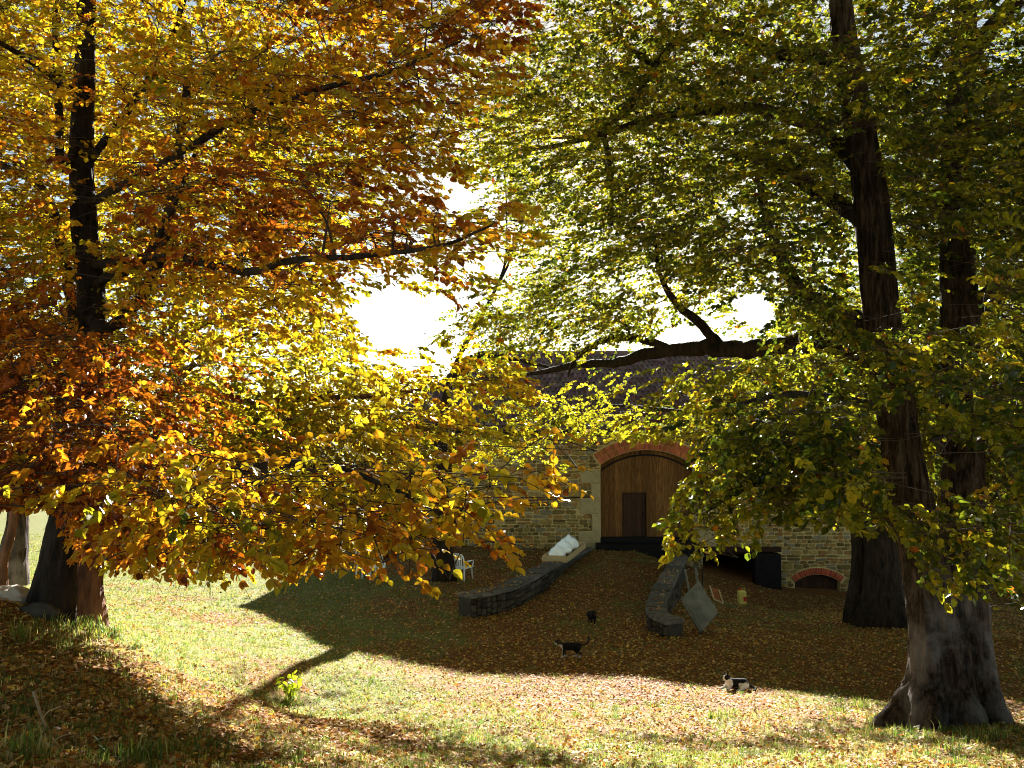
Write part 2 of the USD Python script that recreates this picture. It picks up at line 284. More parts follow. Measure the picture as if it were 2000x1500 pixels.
# brick surround of the small window on the left
sur = obj('window_surround', on_front(trimesh.creation.extrude_polygon(sbox(xpx(892) + .003, xpx(903), 3.1, zpx(848)).union(sbox(-3.5, xpx(892) + .01, zpx(862) + .003, zpx(848))), .03, engine='earcut'), BY - .032), mortar, barn)
wcut = sbox(-3.5, xpx(904), 3.0, zpx(847))
for i in range(17):
    z = 3.14 + i * .088
    obj('brick', box(xpx(892) + .012, xpx(903) - .008, BY - .055, BY - .03, z, z + .072, .006), brickm, sur, color=brick_tint())
for i in range(15):
    x = -3.45 + i * .082
    if x + .07 < xpx(892): obj('brick', box(x, x + .068, BY - .055, BY - .03, zpx(862) + .012, zpx(848) - .01, .006), brickm, sur, color=brick_tint())
obj('window_frame', [box(-3.34, xpx(892) - .01, BY + .2, BY + .25, 3.1, 3.17), box(-2.95, -2.88, BY + .2, BY + .25, 3.17, zpx(862) - .01), box(xpx(892) - .09, xpx(892) - .01, BY + .2, BY + .25, 3.17, zpx(862) - .01)], darkwood, barn)
glass = M('window_glass', {'t': ('transparent_bsdf', {'color': (.85, .88, .86)}), 'g': ('glossy_bsdf', {'roughness': .03}), 'f': ('fresnel', {'IOR': 1.5}), 'm': ('mix_closure', {})}, [('f.fac', 'm.fac'), ('t.BSDF', 'm.closure1'), ('g.BSDF', 'm.closure2')], surface='m.closure')
obj('window_pane', box(-3.33, xpx(892) - .095, BY + .22, BY + .226, 3.17, zpx(862) - .015), glass, barn)
# low arched window on the right
low = obj('low_window_arch', on_front(trimesh.creation.extrude_polygon(
    Polygon([(bcx + (bR + .005) * math.sin(t), bcz + (bR + .005) * math.cos(t)) for t in np.linspace(-bA, bA, 20)] + [(bcx + (bR + .3) * math.sin(t), bcz + (bR + .3) * math.cos(t)) for t in np.linspace(bA, -bA, 20)]), .03, engine='earcut'), BY - .032), mortar, barn)
k = int(2 * bA * (bR + .14) / .1)
for i in range(k):
    t = -bA + (i + .5) * 2 * bA / k
    obj('brick', brick_piece((bcx + (bR + .15) * math.sin(t), bcz + (bR + .15) * math.cos(t)), t, .08, .26, .04, BY - .028), brickm, low, color=brick_tint() * np.array([1, .6, .7]))
rcut = Polygon([(bcx + (bR - .02) * math.sin(t), bcz + (bR - .02) * math.cos(t)) for t in np.linspace(-bA - .06, bA + .06, 20)] + [(bcx + (bR + .33) * math.sin(t), bcz + (bR + .33) * math.cos(t)) for t in np.linspace(bA + .06, -bA - .06, 20)])
lowb = obj('window_boards', box(xpx(1546), xpx(1631), BY + .3, BY + .32, -2.1, zpx(1123)), darkwood, barn)
for i in range(6):
    x0 = xpx(1546) + i * (xpx(1631) - xpx(1546)) / 6
    obj('board', box(x0 + .01, x0 + (xpx(1631) - xpx(1546)) / 6 - .01, BY + .27, BY + .298, -2.1, zpx(1130), .005), darkwood, lowb)
# quoin blocks beside the door, then rubble stones in rough courses
quoins = []
zq = [(-.1, .62, .95), (.63, 1.35, .38), (1.36, 2.0, .9), (2.01, 2.65, .4), (2.66, 3.22, .85)]
for z0, z1, w in zq: quoins.append(sbox(DX0 - w, DX0 - .006, z0, z1 - .012))
for z0, z1, w in zq: quoins.append(sbox(DX1 + .006, DX1 + w, z0, z1 - .012))
quoins.append(sbox(xpx(903) + .02, xpx(903) + .4, zpx(877), zpx(866)))
blocked = unary_union([door_poly.buffer(.01), win_l, win_r.buffer(.01), stable.buffer(.02), ring_cut, wcut, rcut] + [q_.buffer(.015) for q_ in quoins])
for q_ in quoins:
    x0, z0, x1, z1 = q_.bounds
    obj('quoin_stone', box(x0, x1, BY - .045 - rng.uniform(0, .012), BY - .002, z0, z1, .016), cutstone, fw, color=np.array([.30, .235, .12]) * rng.uniform(.85, 1.12))
stones = []
z = -3.3
while z < EZ - .2:
    h = rng.uniform(.12, .27)
    if z + h > EZ - .08: h = EZ - .08 - z
    x = BX0 + rng.uniform(.02, .2)
    while x < BX1 - .1:
        w = h * rng.uniform(1.0, 2.6); w = min(max(w, .14), .6)
        x1 = min(x + w, BX1 - .02)
        sub = [(z, z + h)] if h < .21 or rng.random() < .55 else [(z, z + h * .48), (z + h * .52, z + h)]
        for a, b in sub:
            g = .012
            jit = lambda s: rng.uniform(-s, s)
            cx, cz, hw, hh = (x + x1) / 2, (a + b) / 2 + jit(.014), (x1 - x) / 2 - g, (b - a) / 2 - g
            if hw < .04 or hh < .03: continue
            P = []
            for sx, sz in ((1, 1), (-1, 1), (-1, -1), (1, -1)):
                cut = rng.uniform(.2, .55)
                ex, ez = cx + sx * hw + jit(.012), cz + sz * hh + jit(.014)
                p1, p2 = (ex, ez - sz * hh * cut), (ex - sx * hw * cut * .8, ez)
                P += [p1, p2] if sx * sz > 0 else [p2, p1]
            poly = Polygon(P)
            if blocked.intersects(poly):
                cut_ = poly.difference(blocked.buffer(.008))
                if cut_.is_empty: continue
                cut_ = max(getattr(cut_, 'geoms', [cut_]), key=lambda g_: g_.area); hull = cut_.convex_hull.simplify(.006)
                if cut_.area < .006 or hull.area > 1.12 * cut_.area: continue
                P = list(hull.exterior.coords)[:-1]
                if Polygon(P).exterior.is_ccw is False: P = P[::-1]
                if not Polygon(P).exterior.is_ccw == poly.exterior.is_ccw: P = P[::-1]
            P = np.array(P); c = P.mean(0); nv = len(P)
            pr = rng.uniform(.018, .05)
            inner = c + (P - c) * rng.uniform(.72, .86)
            back = np.stack([P[:, 0], np.full(nv, BY - .001), P[:, 1]], 1); frontv = np.stack([inner[:, 0], BY - pr + rng.uniform(-.006, .006, nv), inner[:, 1]], 1)
            mid = np.stack([(c + (P - c) * .97)[:, 0], np.full(nv, BY - pr * .55), (c + (P - c) * .97)[:, 1]], 1)
            v = np.vstack([back, mid, frontv, [[c[0], BY - pr - .004, c[1]]]])
            f = []
            for i in range(nv):
                j = (i + 1) % nv
                for o in (0, nv): f += [(o + i, o + nv + i, o + nv + j), (o + i, o + nv + j, o + j)]
                f.append((2 * nv + i, 3 * nv, 2 * nv + j))
            tone = np.array([[.19, .13, .042], [.26, .18, .065], [.11, .075, .026], [.17, .14, .085], [.22, .115, .038]][rng.integers(5)]) * rng.uniform(.7, 1.25)
            stones.append((v, np.array(f)[:, ::-1], tone, c))
        x = x1 + rng.uniform(.0, .02)
    z += h
key = np.array([np.hypot((s[3][0] - 1.6) / 2.6, (s[3][1] - 1.6) / 2.2) for s in stones])
order = np.argsort(key)
for i in order[:290]: obj('stone', (stones[i][0], stones[i][1]), stonem, fw, color=stones[i][2])
rest = [stones[i] for i in order[290:]]
obj('rubble_stones', [(s[0], s[1]) for s in rest], stonem, fw, color=np.vstack([np.repeat(s[2][None], len(s[0]), 0) for s in rest]), kind='stuff')
# the big door: vertical planks, dark arched batten, wicket
door = obj('barn_door', on_front(trimesh.creation.extrude_polygon(door_poly.buffer(-.01).difference(sbox(xpx(1215), xpx(1262), -.5, zpx(963))), .04, engine='earcut'), BY + .27), darkwood, barn)
px = DX0 + .02; wx0, wx1, wz = xpx(1215), xpx(1262), zpx(963)
while px < DX1 - .05:
    w = min(rng.uniform(.2, .32), DX1 - .02 - px)
    pl = sbox(px + .004, px + w - .004, .3, 4.2).intersection(door_poly.buffer(-.015)).difference(sbox(wx0 - .004, wx1 + .004, -.5, wz + .004))
    for gm in getattr(pl, 'geoms', [pl]):
        if gm.area > .01: obj('plank', on_front(trimesh.creation.extrude_polygon(gm, .028, engine='earcut'), BY + .235 + rng.uniform(0, .01)), woodm, door)
    px += w
def arc_strip(x0, x1, zs, zc, th, y0, y1):
    p, _ = arch_poly(x0, x1, zs - 1, zs, zc); p = p[1:-1]
    return on_front(trimesh.creation.extrude_polygon(Polygon(p + [(x, z - th) for x, z in p[::-1]]), y1 - y0, engine='earcut'), y0)
obj('arched_batten', arc_strip(DX0 + .06, DX1 - .06, zpx(917), zpx(887), .075, BY + .19, BY + .232), blackm, door)
obj('iron_bar', box(xpx(1249), xpx(1252), BY + .195, BY + .23, zpx(887), zpx(879)), blackm, door)
wick = obj('wicket_door', box(wx0 + .01, wx1 - .01, BY + .33, BY + .37, .3, wz - .01), darkwood, barn)
for i in range(5):
    a = wx0 + .015 + i * (wx1 - wx0 - .03) / 5
    obj('plank', box(a, a + (wx1 - wx0 - .03) / 5 - .008, BY + .31, BY + .329, .32, wz - .03, .004), darkwood, wick)
obj('handle', box(wx1 - .16, wx1 - .12, BY + .27, BY + .309, 1.2, 1.36, .008), blackm, wick)
obj('threshold', [box(DX0 - .25, DX1 + .1, BY - .75, BY - .06, -.5, .16, .03), box(DX0 - .05, DX1 - .05, BY - .055, BY + .5, -.5, .36, .02)], blackm, barn)
# stable opening: posts and a lintel
obj('lintel', box(xpx(1360), xpx(1520), BY - .06, BY - .003, zpx(1078), zpx(1067), .02), darkwood, barn)
obj('door_post', box(xpx(1462), xpx(1512), BY - .5, BY - .07, -3.2, zpx(1079), .02), blackm, barn)
# roof: hipped at the left end
slope = (RZ - EZ) / (RY - BY + .4)
ey = BY - .4; ex0, ex1 = BX0 - .35, BX1 + .35
hx = ex0 + (RY - ey)
roof_v = np.array([[ex0, ey, EZ], [ex1, ey, EZ], [ex1, RY, RZ], [hx, RY, RZ], [ex0, 2 * RY - ey, EZ], [ex1, 2 * RY - ey, EZ]])
roof_f = [(0, 1, 2), (0, 2, 3), (0, 3, 4), (3, 2, 5), (3, 5, 4)]
rv2 = np.vstack([roof_v, roof_v - [0, 0, .12]])
rf2 = roof_f + [(a + 6, c + 6, b + 6) for a, b, c in roof_f] + [(0, 6, 7), (0, 7, 1), (0, 4, 10), (0, 10, 6), (1, 7, 11), (1, 11, 5), (4, 5, 11), (4, 11, 10), (1, 5, 2)]
roof = obj('roof', (rv2, np.array(rf2)), darkwood, barn)
tdir = np.array([0, RY - ey, RZ - EZ]); L = np.linalg.norm(tdir); tdir /= L; tn = np.array([0, -tdir[2], tdir[1]])
tiles = []
TW, TL = .235, .34
prof = np.array([[0, .012], [.1, .05], [.25, .065], [.4, .045], [.52, .018], [.75, .008], [1.0, .012]])
for r in range(int(L / TL) + 1):
    s0 = r * TL - .05
    for c in range(int((ex1 - ex0) / TW)):
        x = ex0 + .02 + c * TW + (0.5 * TW if r % 2 else 0)
        if x - ex0 < s0 * tdir[1] - .02 or x + TW > ex1: continue
        if s0 + TL > L + .05: continue
        j = rng.normal(0, .006, 2)
        pts = []
        for e, (s, lift) in enumerate(((s0 + j[0], .05), (s0 + TL + .05 + j[0], .008))):
            for a, hgt in prof: pts.append(np.array([x + a * (TW + .012) + j[1], ey, EZ]) + tdir * s + tn * (hgt + lift))
        for a, hgt in prof: pts.append(np.array([x + a * (TW + .012) + j[1], ey, EZ]) + tdir * (s0 + j[0]) + tn * (hgt + .02))
        f = []
        for i in range(6):
            f += [(i, i + 1, i + 8), (i, i + 8, i + 7), (14 + i, 15 + i, i + 1), (14 + i, i + 1, i)]
        tone = np.array([.115, .075, .068]) * rng.uniform(.6, 1.35) * np.array([1, rng.uniform(.85, 1.1), rng.uniform(.85, 1.25)])
        tiles.append((np.array(pts), np.array(f), tone))
tu = np.array([1000 + t[0][0][0] / t[0][0][1] * F for t in tiles]); tz = np.array([t[0][0][2] for t in tiles])
order = np.argsort(np.abs(tu - 1290) + np.where(tu < 950, np.abs(tu - 940) * .3 - 300 * (np.abs(tu - 930) < 40), 0))
for i in order[:290]: obj('roof_tile', (tiles[i][0], tiles[i][1]), tilem, roof, color=tiles[i][2])
rest = [tiles[i] for i in order[290:]]
obj('roof_tiles', [(s[0], s[1]) for s in rest], tilem, roof, color=np.vstack([np.repeat(s[2][None], len(s[0]), 0) for s in rest]), kind='stuff')
rid = [tube(np.array([[hx + i * .4, RY, RZ + .05], [hx + i * .4 + .42, RY, RZ + .05]]), [.11, .12], 8) for i in range(int((ex1 - hx) / .4))]
for i, r_ in enumerate(rid): obj('ridge_tile', r_, tilem, roof, smooth=40, color=np.array([.12, .08, .07]) * rng.uniform(.7, 1.2))
hd = np.array([hx, RY, RZ]) - np.array([ex0, ey, EZ]); n_ = int(np.linalg.norm(hd) / .4)
for i in range(n_):
    a = np.array([ex0, ey, EZ + .06]) + hd * (i / n_); obj('ridge_tile', tube(np.array([a, a + hd / n_ * 1.06]), [.12, .11], 8), tilem, roof, smooth=40, color=np.array([.12, .08, .07]) * rng.uniform(.7, 1.2))
obj('gutter', tube(np.array([[ex0, ey - .06, EZ - .07], [ex1, ey - .06, EZ - .07]]), .055, 8), blackm, barn, smooth=True)

# ---------------------------------------------------------------- retaining walls of the ramp
def low_wall(name, label, path, thick, cap_th, base_drop, cmat, group=None):
    P = spline(path, 26); d = np.gradient(P[:, :2], axis=0); d /= np.linalg.norm(d, axis=1, keepdims=True); nrm = np.stack([-d[:, 1], d[:, 0]], 1)
    w = thing(name, label, 'wall', (P[0, 0], P[0, 1], float(gz(P[0, 0], P[0, 1]))), group)
    def sweep(half, ztop, zbot, wob=0.0):
        V = []
        for i in range(len(P)):
            a, b = P[i, :2] + nrm[i] * half, P[i, :2] - nrm[i] * half
            o = rng.normal(0, wob, 4) if wob else np.zeros(4)
            V += [[a[0], a[1], ztop[i] + o[0]], [b[0], b[1], ztop[i] + o[1]], [b[0] + o[2], b[1], zbot[i]], [a[0] + o[3], a[1], zbot[i]]]
        f = []
        for i in range(len(P) - 1):
            for k in range(4):
                a, b, c, e = i * 4 + k, i * 4 + (k + 1) % 4, i * 4 + 4 + (k + 1) % 4, i * 4 + 4 + k
                f += [(a, b, c), (a, c, e)]
        e = (len(P) - 1) * 4
        f += [(0, 2, 1), (0, 3, 2), (e, e + 1, e + 2), (e, e + 2, e + 3)]
        return np.array(V), np.array(f)[:, ::-1]
    g = gz(P[:, 0], P[:, 1])
    core = obj('core', sweep(thick / 2 - .05, P[:, 2] - cap_th, g - base_drop), tarm, w)
    # rubble facing, both sides and the near end
    for side in (1, -1):
        s = 0.0
        for i in range(len(P) - 1):
            a, b = P[i], P[i + 1]; zt = (a[2] + b[2]) / 2 - cap_th - .01; zb = min(g[i], g[i + 1]) - .1
            zz = zb
            while zz < zt - .05:
                h = min(rng.uniform(.12, .22), zt - zz)
                seg = np.linalg.norm(b[:2] - a[:2]); k = max(1, int(seg / .32))
                for j in range(k):
                    t0, t1 = j / k, (j + 1) / k
                    c0, c1 = a[:2] * (1 - t0) + b[:2] * t0, a[:2] * (1 - t1) + b[:2] * t1
                    if c0[1] > 27: continue
                    cm = (c0 + c1) / 2 + nrm[i] * side * (thick / 2 - .04); wd = np.linalg.norm(c1 - c0) - .02
                    m = box(-wd / 2, wd / 2, -.05, .05 + rng.uniform(-.01, .02), -h / 2 + .01, h / 2 - .01, .02)
                    an = math.atan2(d[i, 1], d[i, 0]) + (0 if side > 0 else math.pi)
                    m.apply_transform(trimesh.transformations.rotation_matrix(an, [0, 0, 1])); m.apply_translation([cm[0], cm[1], zz + h / 2])
                    obj('stone', m, flintm, core, color=np.array([.045, .036, .026]) * rng.uniform(.5, 1.6))
                zz += h
    cv, _ = sweep(thick / 2 + .03, P[:, 2], P[:, 2] - cap_th + .003, .010)
    for i in range(0, len(P) - 1, 2):
        j = min(i + 2, len(P) - 1); rows = [cv[k * 4:k * 4 + 4].copy() for k in range(i, j + 1)]
        gap = (rows[1] - rows[0]); gap = gap / np.linalg.norm(gap, axis=1, keepdims=True) * .012
        rows[0] += gap; rows[-1] -= gap; dz = rng.normal(0, .012)
        for r_ in rows: r_[:2, 2] += dz
        obj('cap_stone', trimesh.convex.convex_hull(np.vstack(rows)), cmat, w)
    return w
lw = [at(908,1160,20.5), at(955,1152,21.2), at(1000,1140,22.4), at(1050,1114,25), at(1100,1088,28.7), at(1146,1068,33)]
low_wall('retaining_wall', 'low dark rubble wall with a pale cap running up to the barn door', lw, .5, .09, .5, capm, None)
rw = [at(1318,1211,19.2), at(1286,1196,20.0), at(1282,1176,21.3), at(1294,1148,23.2), at(1310,1118,25.8), at(1330,1085,31.5)]
low_wall('retaining_wall', 'short curved wall end with grey cap beside the leaning slab', rw, .46, .1, 1.6, capm, None)
# crate on the left wall with the white sacks
c0, c1 = at(1083,1092,27.3), at(1122,1072,30.6)
cd = (c1 - c0); cd[2] = 0; cl_ = np.linalg.norm(cd); cd /= cl_; cn = np.array([-cd[1], cd[0], 0]); can = math.atan2(cd[1], cd[0])
zt = c0[2] - .1
def along(m, s, off, z):
    m.apply_transform(trimesh.transformations.rotation_matrix(can, [0, 0, 1])); p = c0 + cd * s + cn * off; m.apply_translation([p[0], p[1], z]); return m
crate = thing('wooden_crate', 'long pale wooden crate lying on the low wall by the barn door', 'crate', (c0[0], c0[1], zt))
zc = lambda s: zt + (c1[2] - c0[2]) * s / cl_ * .8 + .0
obj('end_board', along(box(-.02, .02, -.40, .40, 0, .22, .006), 0, 0, zt), palewood, crate)
obj('end_board', along(box(-.02, .02, -.40, .40, 0, .22, .006), cl_, 0, zt), palewood, crate)
for side in (-.42, .42): obj('side_board', along(box(-.02, cl_ + .02, -.018, .018, .0, .2, .006), 0, side, zt), palewood, crate)
obj('bottom', along(box(.03, cl_ - .03, -.39, .39, .0, .03), 0, 0, zt), palewood, crate)
for i, (s, sc, lab) in enumerate(((.45, .80, 'front'), (1.4, .9, 'middle'), (2.4, .98, 'rear'))):
    m = trimesh.creation.icosphere(3, 1.0); v = np.array(m.vertices); v[:, 2] = np.where(v[:, 2] < -.35, -.35, v[:, 2])
    v = v * np.array([.46, .36, .33]) * sc; v *= (1 + .16 * (meshkit.fbm(v * 5 + i * 7, 3, 40 + i) - .5))[:, None]
    tip = np.exp(-((v[:, 0] + .05) ** 2 + v[:, 1] ** 2) / .004) * (v[:, 2] > 0); v[:, 2] += tip * .1
    m.vertices = v + [0, 0, .2 * sc]
    s_ = thing('white_sack', f'rounded white sack, the {lab} one of three in the pale crate', 'sack', c0 + cd * s + [0, 0, .05 - (c0[2] - zt)], 'white sacks in the crate')
    m = along(m, s, 0, zt + .04)
    obj('sack_body', m, sackm, s_, smooth=True)
    obj('tied_neck', along(box(-.03, .03, -.02, .02, 0, .1, .01), s, 0, zt + .53 * sc), sackm, s_)

# ---------------------------------------------------------------- things beside the right wall
def slab_from(p00, p10, p01, th):
    """A board: corner, corner along its width, corner along its height, thickness behind."""
    a, b = p10 - p00, p01 - p00; n = np.cross(a, b); n /= np.linalg.norm(n)
    if n[1] < 0: n = -n
    o = p00; m = trimesh.creation.box([1, 1, 1]); v = m.vertices + .5
    e = .004
    m.vertices = o + v[:, :1] * a + v[:, 1:2] * b + v[:, 2:3] * n * th
    m.fix_normals(); return m
sl = thing('leaning_slab', 'weathered grey slab leaning askew beside the curved wall end', 'slab', at(1385, 1215, 19.9))
sfront = slab_from(at(1372,1232,19.55), at(1403,1196,20.3), at(1334,1166,20.35), .07)
obj('slab_face', sfront, greywood, sl)
obj('edge_batten', slab_from(at(1366,1232,19.56), at(1371,1232,19.55), at(1330,1168,20.36), .1), greywood, sl)
for i, (a, b, w, lab) in enumerate((((1352,1166,21.6), (1338,1112,22.3), .05, 'thin pale pole leaning left behind the grey slab'), ((1366,1160,21.7), (1359,1108,22.6), .1, 'broader pale board standing upright behind the grey slab'), ((1374,1160,22.0), (1371,1106,22.8), .025, 'dark slim pole standing right of the pale board'))):
    A, B = at(*a), at(*b); A[2] -= .5 * (B[2] - A[2]) * .9
    p = thing('plank', lab, 'plank', A)
    m = box(-w / 2, w / 2, -.015, .015, 0, np.linalg.norm(B - A), .004)
    R = trimesh.geometry.align_vectors([0, 0, 1], (B - A) / np.linalg.norm(B - A)); m.apply_transform(R); m.apply_translation(A)
    obj('board', m, greywood if i < 2 else blackm, p)
    c_ = box(-w / 2 - .005, w / 2 + .005, -.018, .018, 0, .03); c_.apply_transform(R); c_.apply_translation(A); obj('end_grain', c_, darkwood, p)
tr = thing('shallow_tray', 'rust brown tray with pale yellow rim propped behind the grey slab', 'tray', at(1400, 1182, 22.5))
T = (at(1394,1170,22.4), at(1412,1178,22.3), at(1386,1144,22.9))
obj('tray_panel', slab_from(T[0], T[1], T[2], .03), rustm, tr)
a_, b_ = T[1] - T[0], T[2] - T[0]
obj('rim', [tube(np.array([T[0] - [0, .03, 0], T[1] - [0, .03, 0]]), .025, 6), tube(np.array([T[0] - [0, .03, 0], T[2] - [0, .03, 0]]), .02, 6), tube(np.array([T[1] - [0, .03, 0], T[1] + b_ - [0, .03, 0]]), .02, 6)], palewood, tr)
A = at(1449, 1180, 24.6); A[2] = float(gz(A[0], A[1])) if abs(float(gz(A[0], A[1])) - A[2]) < .3 else A[2]
jc = thing('jerrycan', 'pale yellow plastic container with a red patch standing in dark stable entrance', 'container', A)
obj('can_body', box(A[0] - .12, A[0] + .12, A[1] - .1, A[1] + .1, A[2], A[2] + .42, .04), yellowp, jc)
obj('spout_cap', tube(np.array([A + [-.05, 0, .42], A + [-.05, 0, .48]]), .03, 10), redp, jc)
obj('handle', tube(spline([A + [0, 0, .42], A + [.03, 0, .49], A + [.09, 0, .49], A + [.11, 0, .42]], 8), .014, 6), yellowp, jc)
obj('red_patch', box(A[0] + .02, A[0] + .118, A[1] - .106, A[1] - .101, A[2] + .1, A[2] + .24), redp, jc)

# ---------------------------------------------------------------- white garden chairs
def chair(u, v, Y, rot_, label):
    b = at(u, v, Y); b[2] = float(gz(b[0], b[1]))
    c = thing('garden_chair', label, 'chair', b, 'white chairs on the shaded lawn')
    R = trimesh.transformations.rotation_matrix(rot_, [0, 0, 1])
    def put(n, m):
        m = trimesh.Trimesh(*m, process=False) if isinstance(m, tuple) else m
        m.apply_transform(R); m.apply_translation(b); obj(n, m, plastic, c, smooth=40)
    put('seat', box(-.24, .24, -.23, .23, .40, .43, .012))
    for sx in (-1, 1):
        for sy in (-1, 1): put('leg', tube(np.array([[sx * .25, sy * .25, 0], [sx * .21, sy * .2, .42]]), [.022, .03], 6))
        put('armrest', tube(spline([[sx * .25, -.2, .42], [sx * .28, -.22, .62], [sx * .28, 0, .65], [sx * .25, .22, .64]], 10), .022, 6))
    put('backrest', tube(spline([[-.23, .22, .42], [-.24, .29, .75], [-.15, .31, .88], [.15, .31, .88], [.24, .29, .75], [.23, .22, .42]], 20), .022, 6))
    for i in range(5): put('back_slat', box(-.16 + i * .07, -.12 + i * .07, .255, .27, .43, .86, .004))
chair(903, 1130, 26.2, 2.6, 'white plastic garden chair beside the near end of the low wall')
chair(715, 1124, 26.6, .6, 'white plastic chair half hidden by leaves, left of the other two')
chair(736, 1128, 26.0, 3.4, 'white plastic chair between the other chairs, mostly behind orange leaves')

# ---------------------------------------------------------------- cats
def blob(chain):
    """chain: list of (point, radius) bones -> manifold of hulled spheres."""
    out = []
    for (a, ra), (b, rb) in zip(chain[:-1], chain[1:]):
        out.append(m3.Manifold.batch_hull([m3.Manifold.sphere(ra, 14).translate(list(map(float, a))), m3.Manifold.sphere(rb, 14).translate(list(map(float, b)))]))
    return out
def cat(pos, yaw, label, pose, paint, scale=1.0):
    S = []
    if pose in ('walk', 'stand'):
        S += blob([((-.17, 0, .22), .072), ((-.05, 0, .225), .078), ((.08, 0, .225), .075), ((.15, 0, .235), .062), ((.21, 0, .275), .045)])
        for y, dx in ((.04, .03), (-.04, -.04)):
            S += blob([((.13, y, .2), .045), ((.135 + dx * .5, y, .1), .024), ((.13 + dx, y, .018), .018), ((.155 + dx, y, .014), .019)])
            S += blob([((-.15, y, .2), .062), ((-.12 - dx * .3, y, .13), .038), ((-.185 - dx, y, .085), .02), ((-.17 - dx, y, .016), .017), ((-.14 - dx, y, .014), .019)])
        head = np.array([.26, 0, .31])
        tail = [((-.22, 0, .25), .024), ((-.30, 0, .25), .021), ((-.36, 0, .29), .019), ((-.385, 0, .35), .017), ((-.38, 0, .39), .013)] if pose == 'walk' else [((-.22, 0, .25), .024), ((-.29, .02, .2), .02), ((-.33, .03, .12), .017), ((-.36, .03, .06), .012)]
        S += blob(tail); hd_ = np.array([1, 0, -.1])
    else:                                    # lying on its side of the belly, forequarters raised
        S += blob([((-.17, .0, .085), .085), ((-.06, 0, .095), .085), ((.06, 0, .115), .08), ((.125, 0, .14), .07), ((.155, 0, .175), .054)])
        S += blob([((-.16, .07, .07), .07), ((-.06, .11, .05), .045), ((-.02, .14, .025), .022), ((.06, .15, .02), .02)])
        S += blob([((-.16, -.06, .07), .065), ((-.06, -.1, .045), .04), ((.0, -.11, .02), .02)])
        for y in (.045, -.045): S += blob([((.12, y, .12), .045), ((.16, y, .045), .028), ((.25, y * 1.1, .022), .02), ((.30, y * 1.1, .02), .021)])
        head = np.array([.195, .012, .225]); hd_ = np.array([.93, .3, -.12])
        S += blob([((-.23, .02, .06), .024), ((-.30, .08, .03), .021), ((-.30, .18, .022), .019), ((-.23, .24, .02), .014)])
    hd_ /= np.linalg.norm(hd_); side = np.cross([0, 0, 1], hd_); side /= np.linalg.norm(side); upv = np.cross(hd_, side)
    H = lambda a, b, c: head + hd_ * a + side * b + upv * c
    S += blob([(H(-.02, 0, 0), .052), (H(.015, 0, -.002), .05), (H(.045, 0, -.015), .028), (H(.055, 0, -.016), .022)])
    for y in (-1, 1):
        S += blob([(H(.01, y * .028, -.012), .03), (H(.035, y * .012, -.022), .022)])
        ear = np.array([H(-.02, y * .018, .042), H(.005, y * .016, .045), H(-.012, y * .05, .03), H(-.018, y * .042, .095), H(-.028, y * .04, .045)])
        S.append(m3.Manifold.hull_points(ear))
    man = m3.Manifold.batch_boolean(S, m3.OpType.Add).refine_to_length(.018)
    me = man.to_mesh(); tm = trimesh.Trimesh(me.vert_properties[:, :3], me.tri_verts, process=True)
    tm = max(tm.split(only_watertight=False), key=lambda t: len(t.faces)) if False else tm
    trimesh.smoothing.filter_taubin(tm, iterations=6)
    v = np.array(tm.vertices); col = paint(v, head, hd_, side, upv)
    R = trimesh.transformations.rotation_matrix(yaw, [0, 0, 1])
    base = pos.copy()
    c = thing('cat', label, 'cat', base, None)
    def W(vv): return vv @ R[:3, :3].T * scale + base
    obj('body', (W(v), np.array(tm.faces)), furm, c, smooth=True, color=col)
    for y in (-1, 1):
        e = trimesh.creation.icosphere(2, .0085); obj('eye', (W(np.array(e.vertices) + H(.043, y * .022, .008)), e.faces), eyem, c, smooth=True)
    n_ = trimesh.creation.icosphere(1, .007); obj('nose', (W(np.array(n_.vertices) + H(.076, 0, -.012)), n_.faces), nosem, c, smooth=True)
eyem = simple('cat_eye', (.12, .13, .02), (.2, .2, .04), rough=.1, bump=0)
nosem = simple('cat_nose', (.3, .12, .1), (.35, .15, .12), rough=.4, bump=0)
BLK, WHT, TAB = np.array([.012, .011, .011]), np.array([.72, .68, .64]), np.array([.06, .045, .032])
def paint_bicolour(v, head, hd_, side, upv):
    c = np.repeat(BLK[None], len(v), 0); r = v - head
    white = ((v[:, 0] > .1) & (v[:, 2] < .2) & (v[:, 0] < .2) | (v[:, 0] > .2) & (v[:, 2] < .1)) | ((r @ hd_ > .015) & (np.abs(r @ side) < .012 + .6 * np.maximum(0, .01 - r @ upv))) | ((v[:, 0] < -.02) & (v[:, 0] > -.2) & (v[:, 1] > .045) & (v[:, 2] < .115)) | ((v[:, 1] > .1) & (v[:, 0] > -.15)) | (v[:, 2] < .035) & (v[:, 0] > -.05)
    c[white] = WHT; return c
def paint_dark(v, head, hd_, side, upv):
    n = meshkit.noise(v * np.array([38, 9, 9]), 3)[:, None]
    c = np.where(n > .55, BLK * 1.3, TAB * .6); r = v - head
    c[((v[:, 2] < .05)) | ((v[:, 0] > .17) & (v[:, 2] < .27)) | ((r @ hd_ > .03) & (r @ upv < .0))] = WHT * .6
    c[(v[:, 0] > -.2) & (v[:, 0] < .16) & (v[:, 2] > .13)] = BLK * .7
    return c
def paint_black(v, head, hd_, side, upv):
    c = np.repeat(BLK[None], len(v), 0); c[(v[:, 2] < .03) & (v[:, 0] > .1)] = WHT * .7; return c
def paint_patched(v, head, hd_, side, upv):
    n = meshkit.noise(v * 9, 8)[:, None]
    c = np.where(n > .5, WHT, np.array([.16, .085, .045])); c[v[:, 2] < .06] = WHT; r = v - head
    c[(r @ upv > .02) & (np.abs(r @ side) > .012)] = np.array([.1, .06, .04]); return c
def ground_at(u, v, Y):
    p = at(u, v, Y); p[2] = float(gz(p[0], p[1])); return p
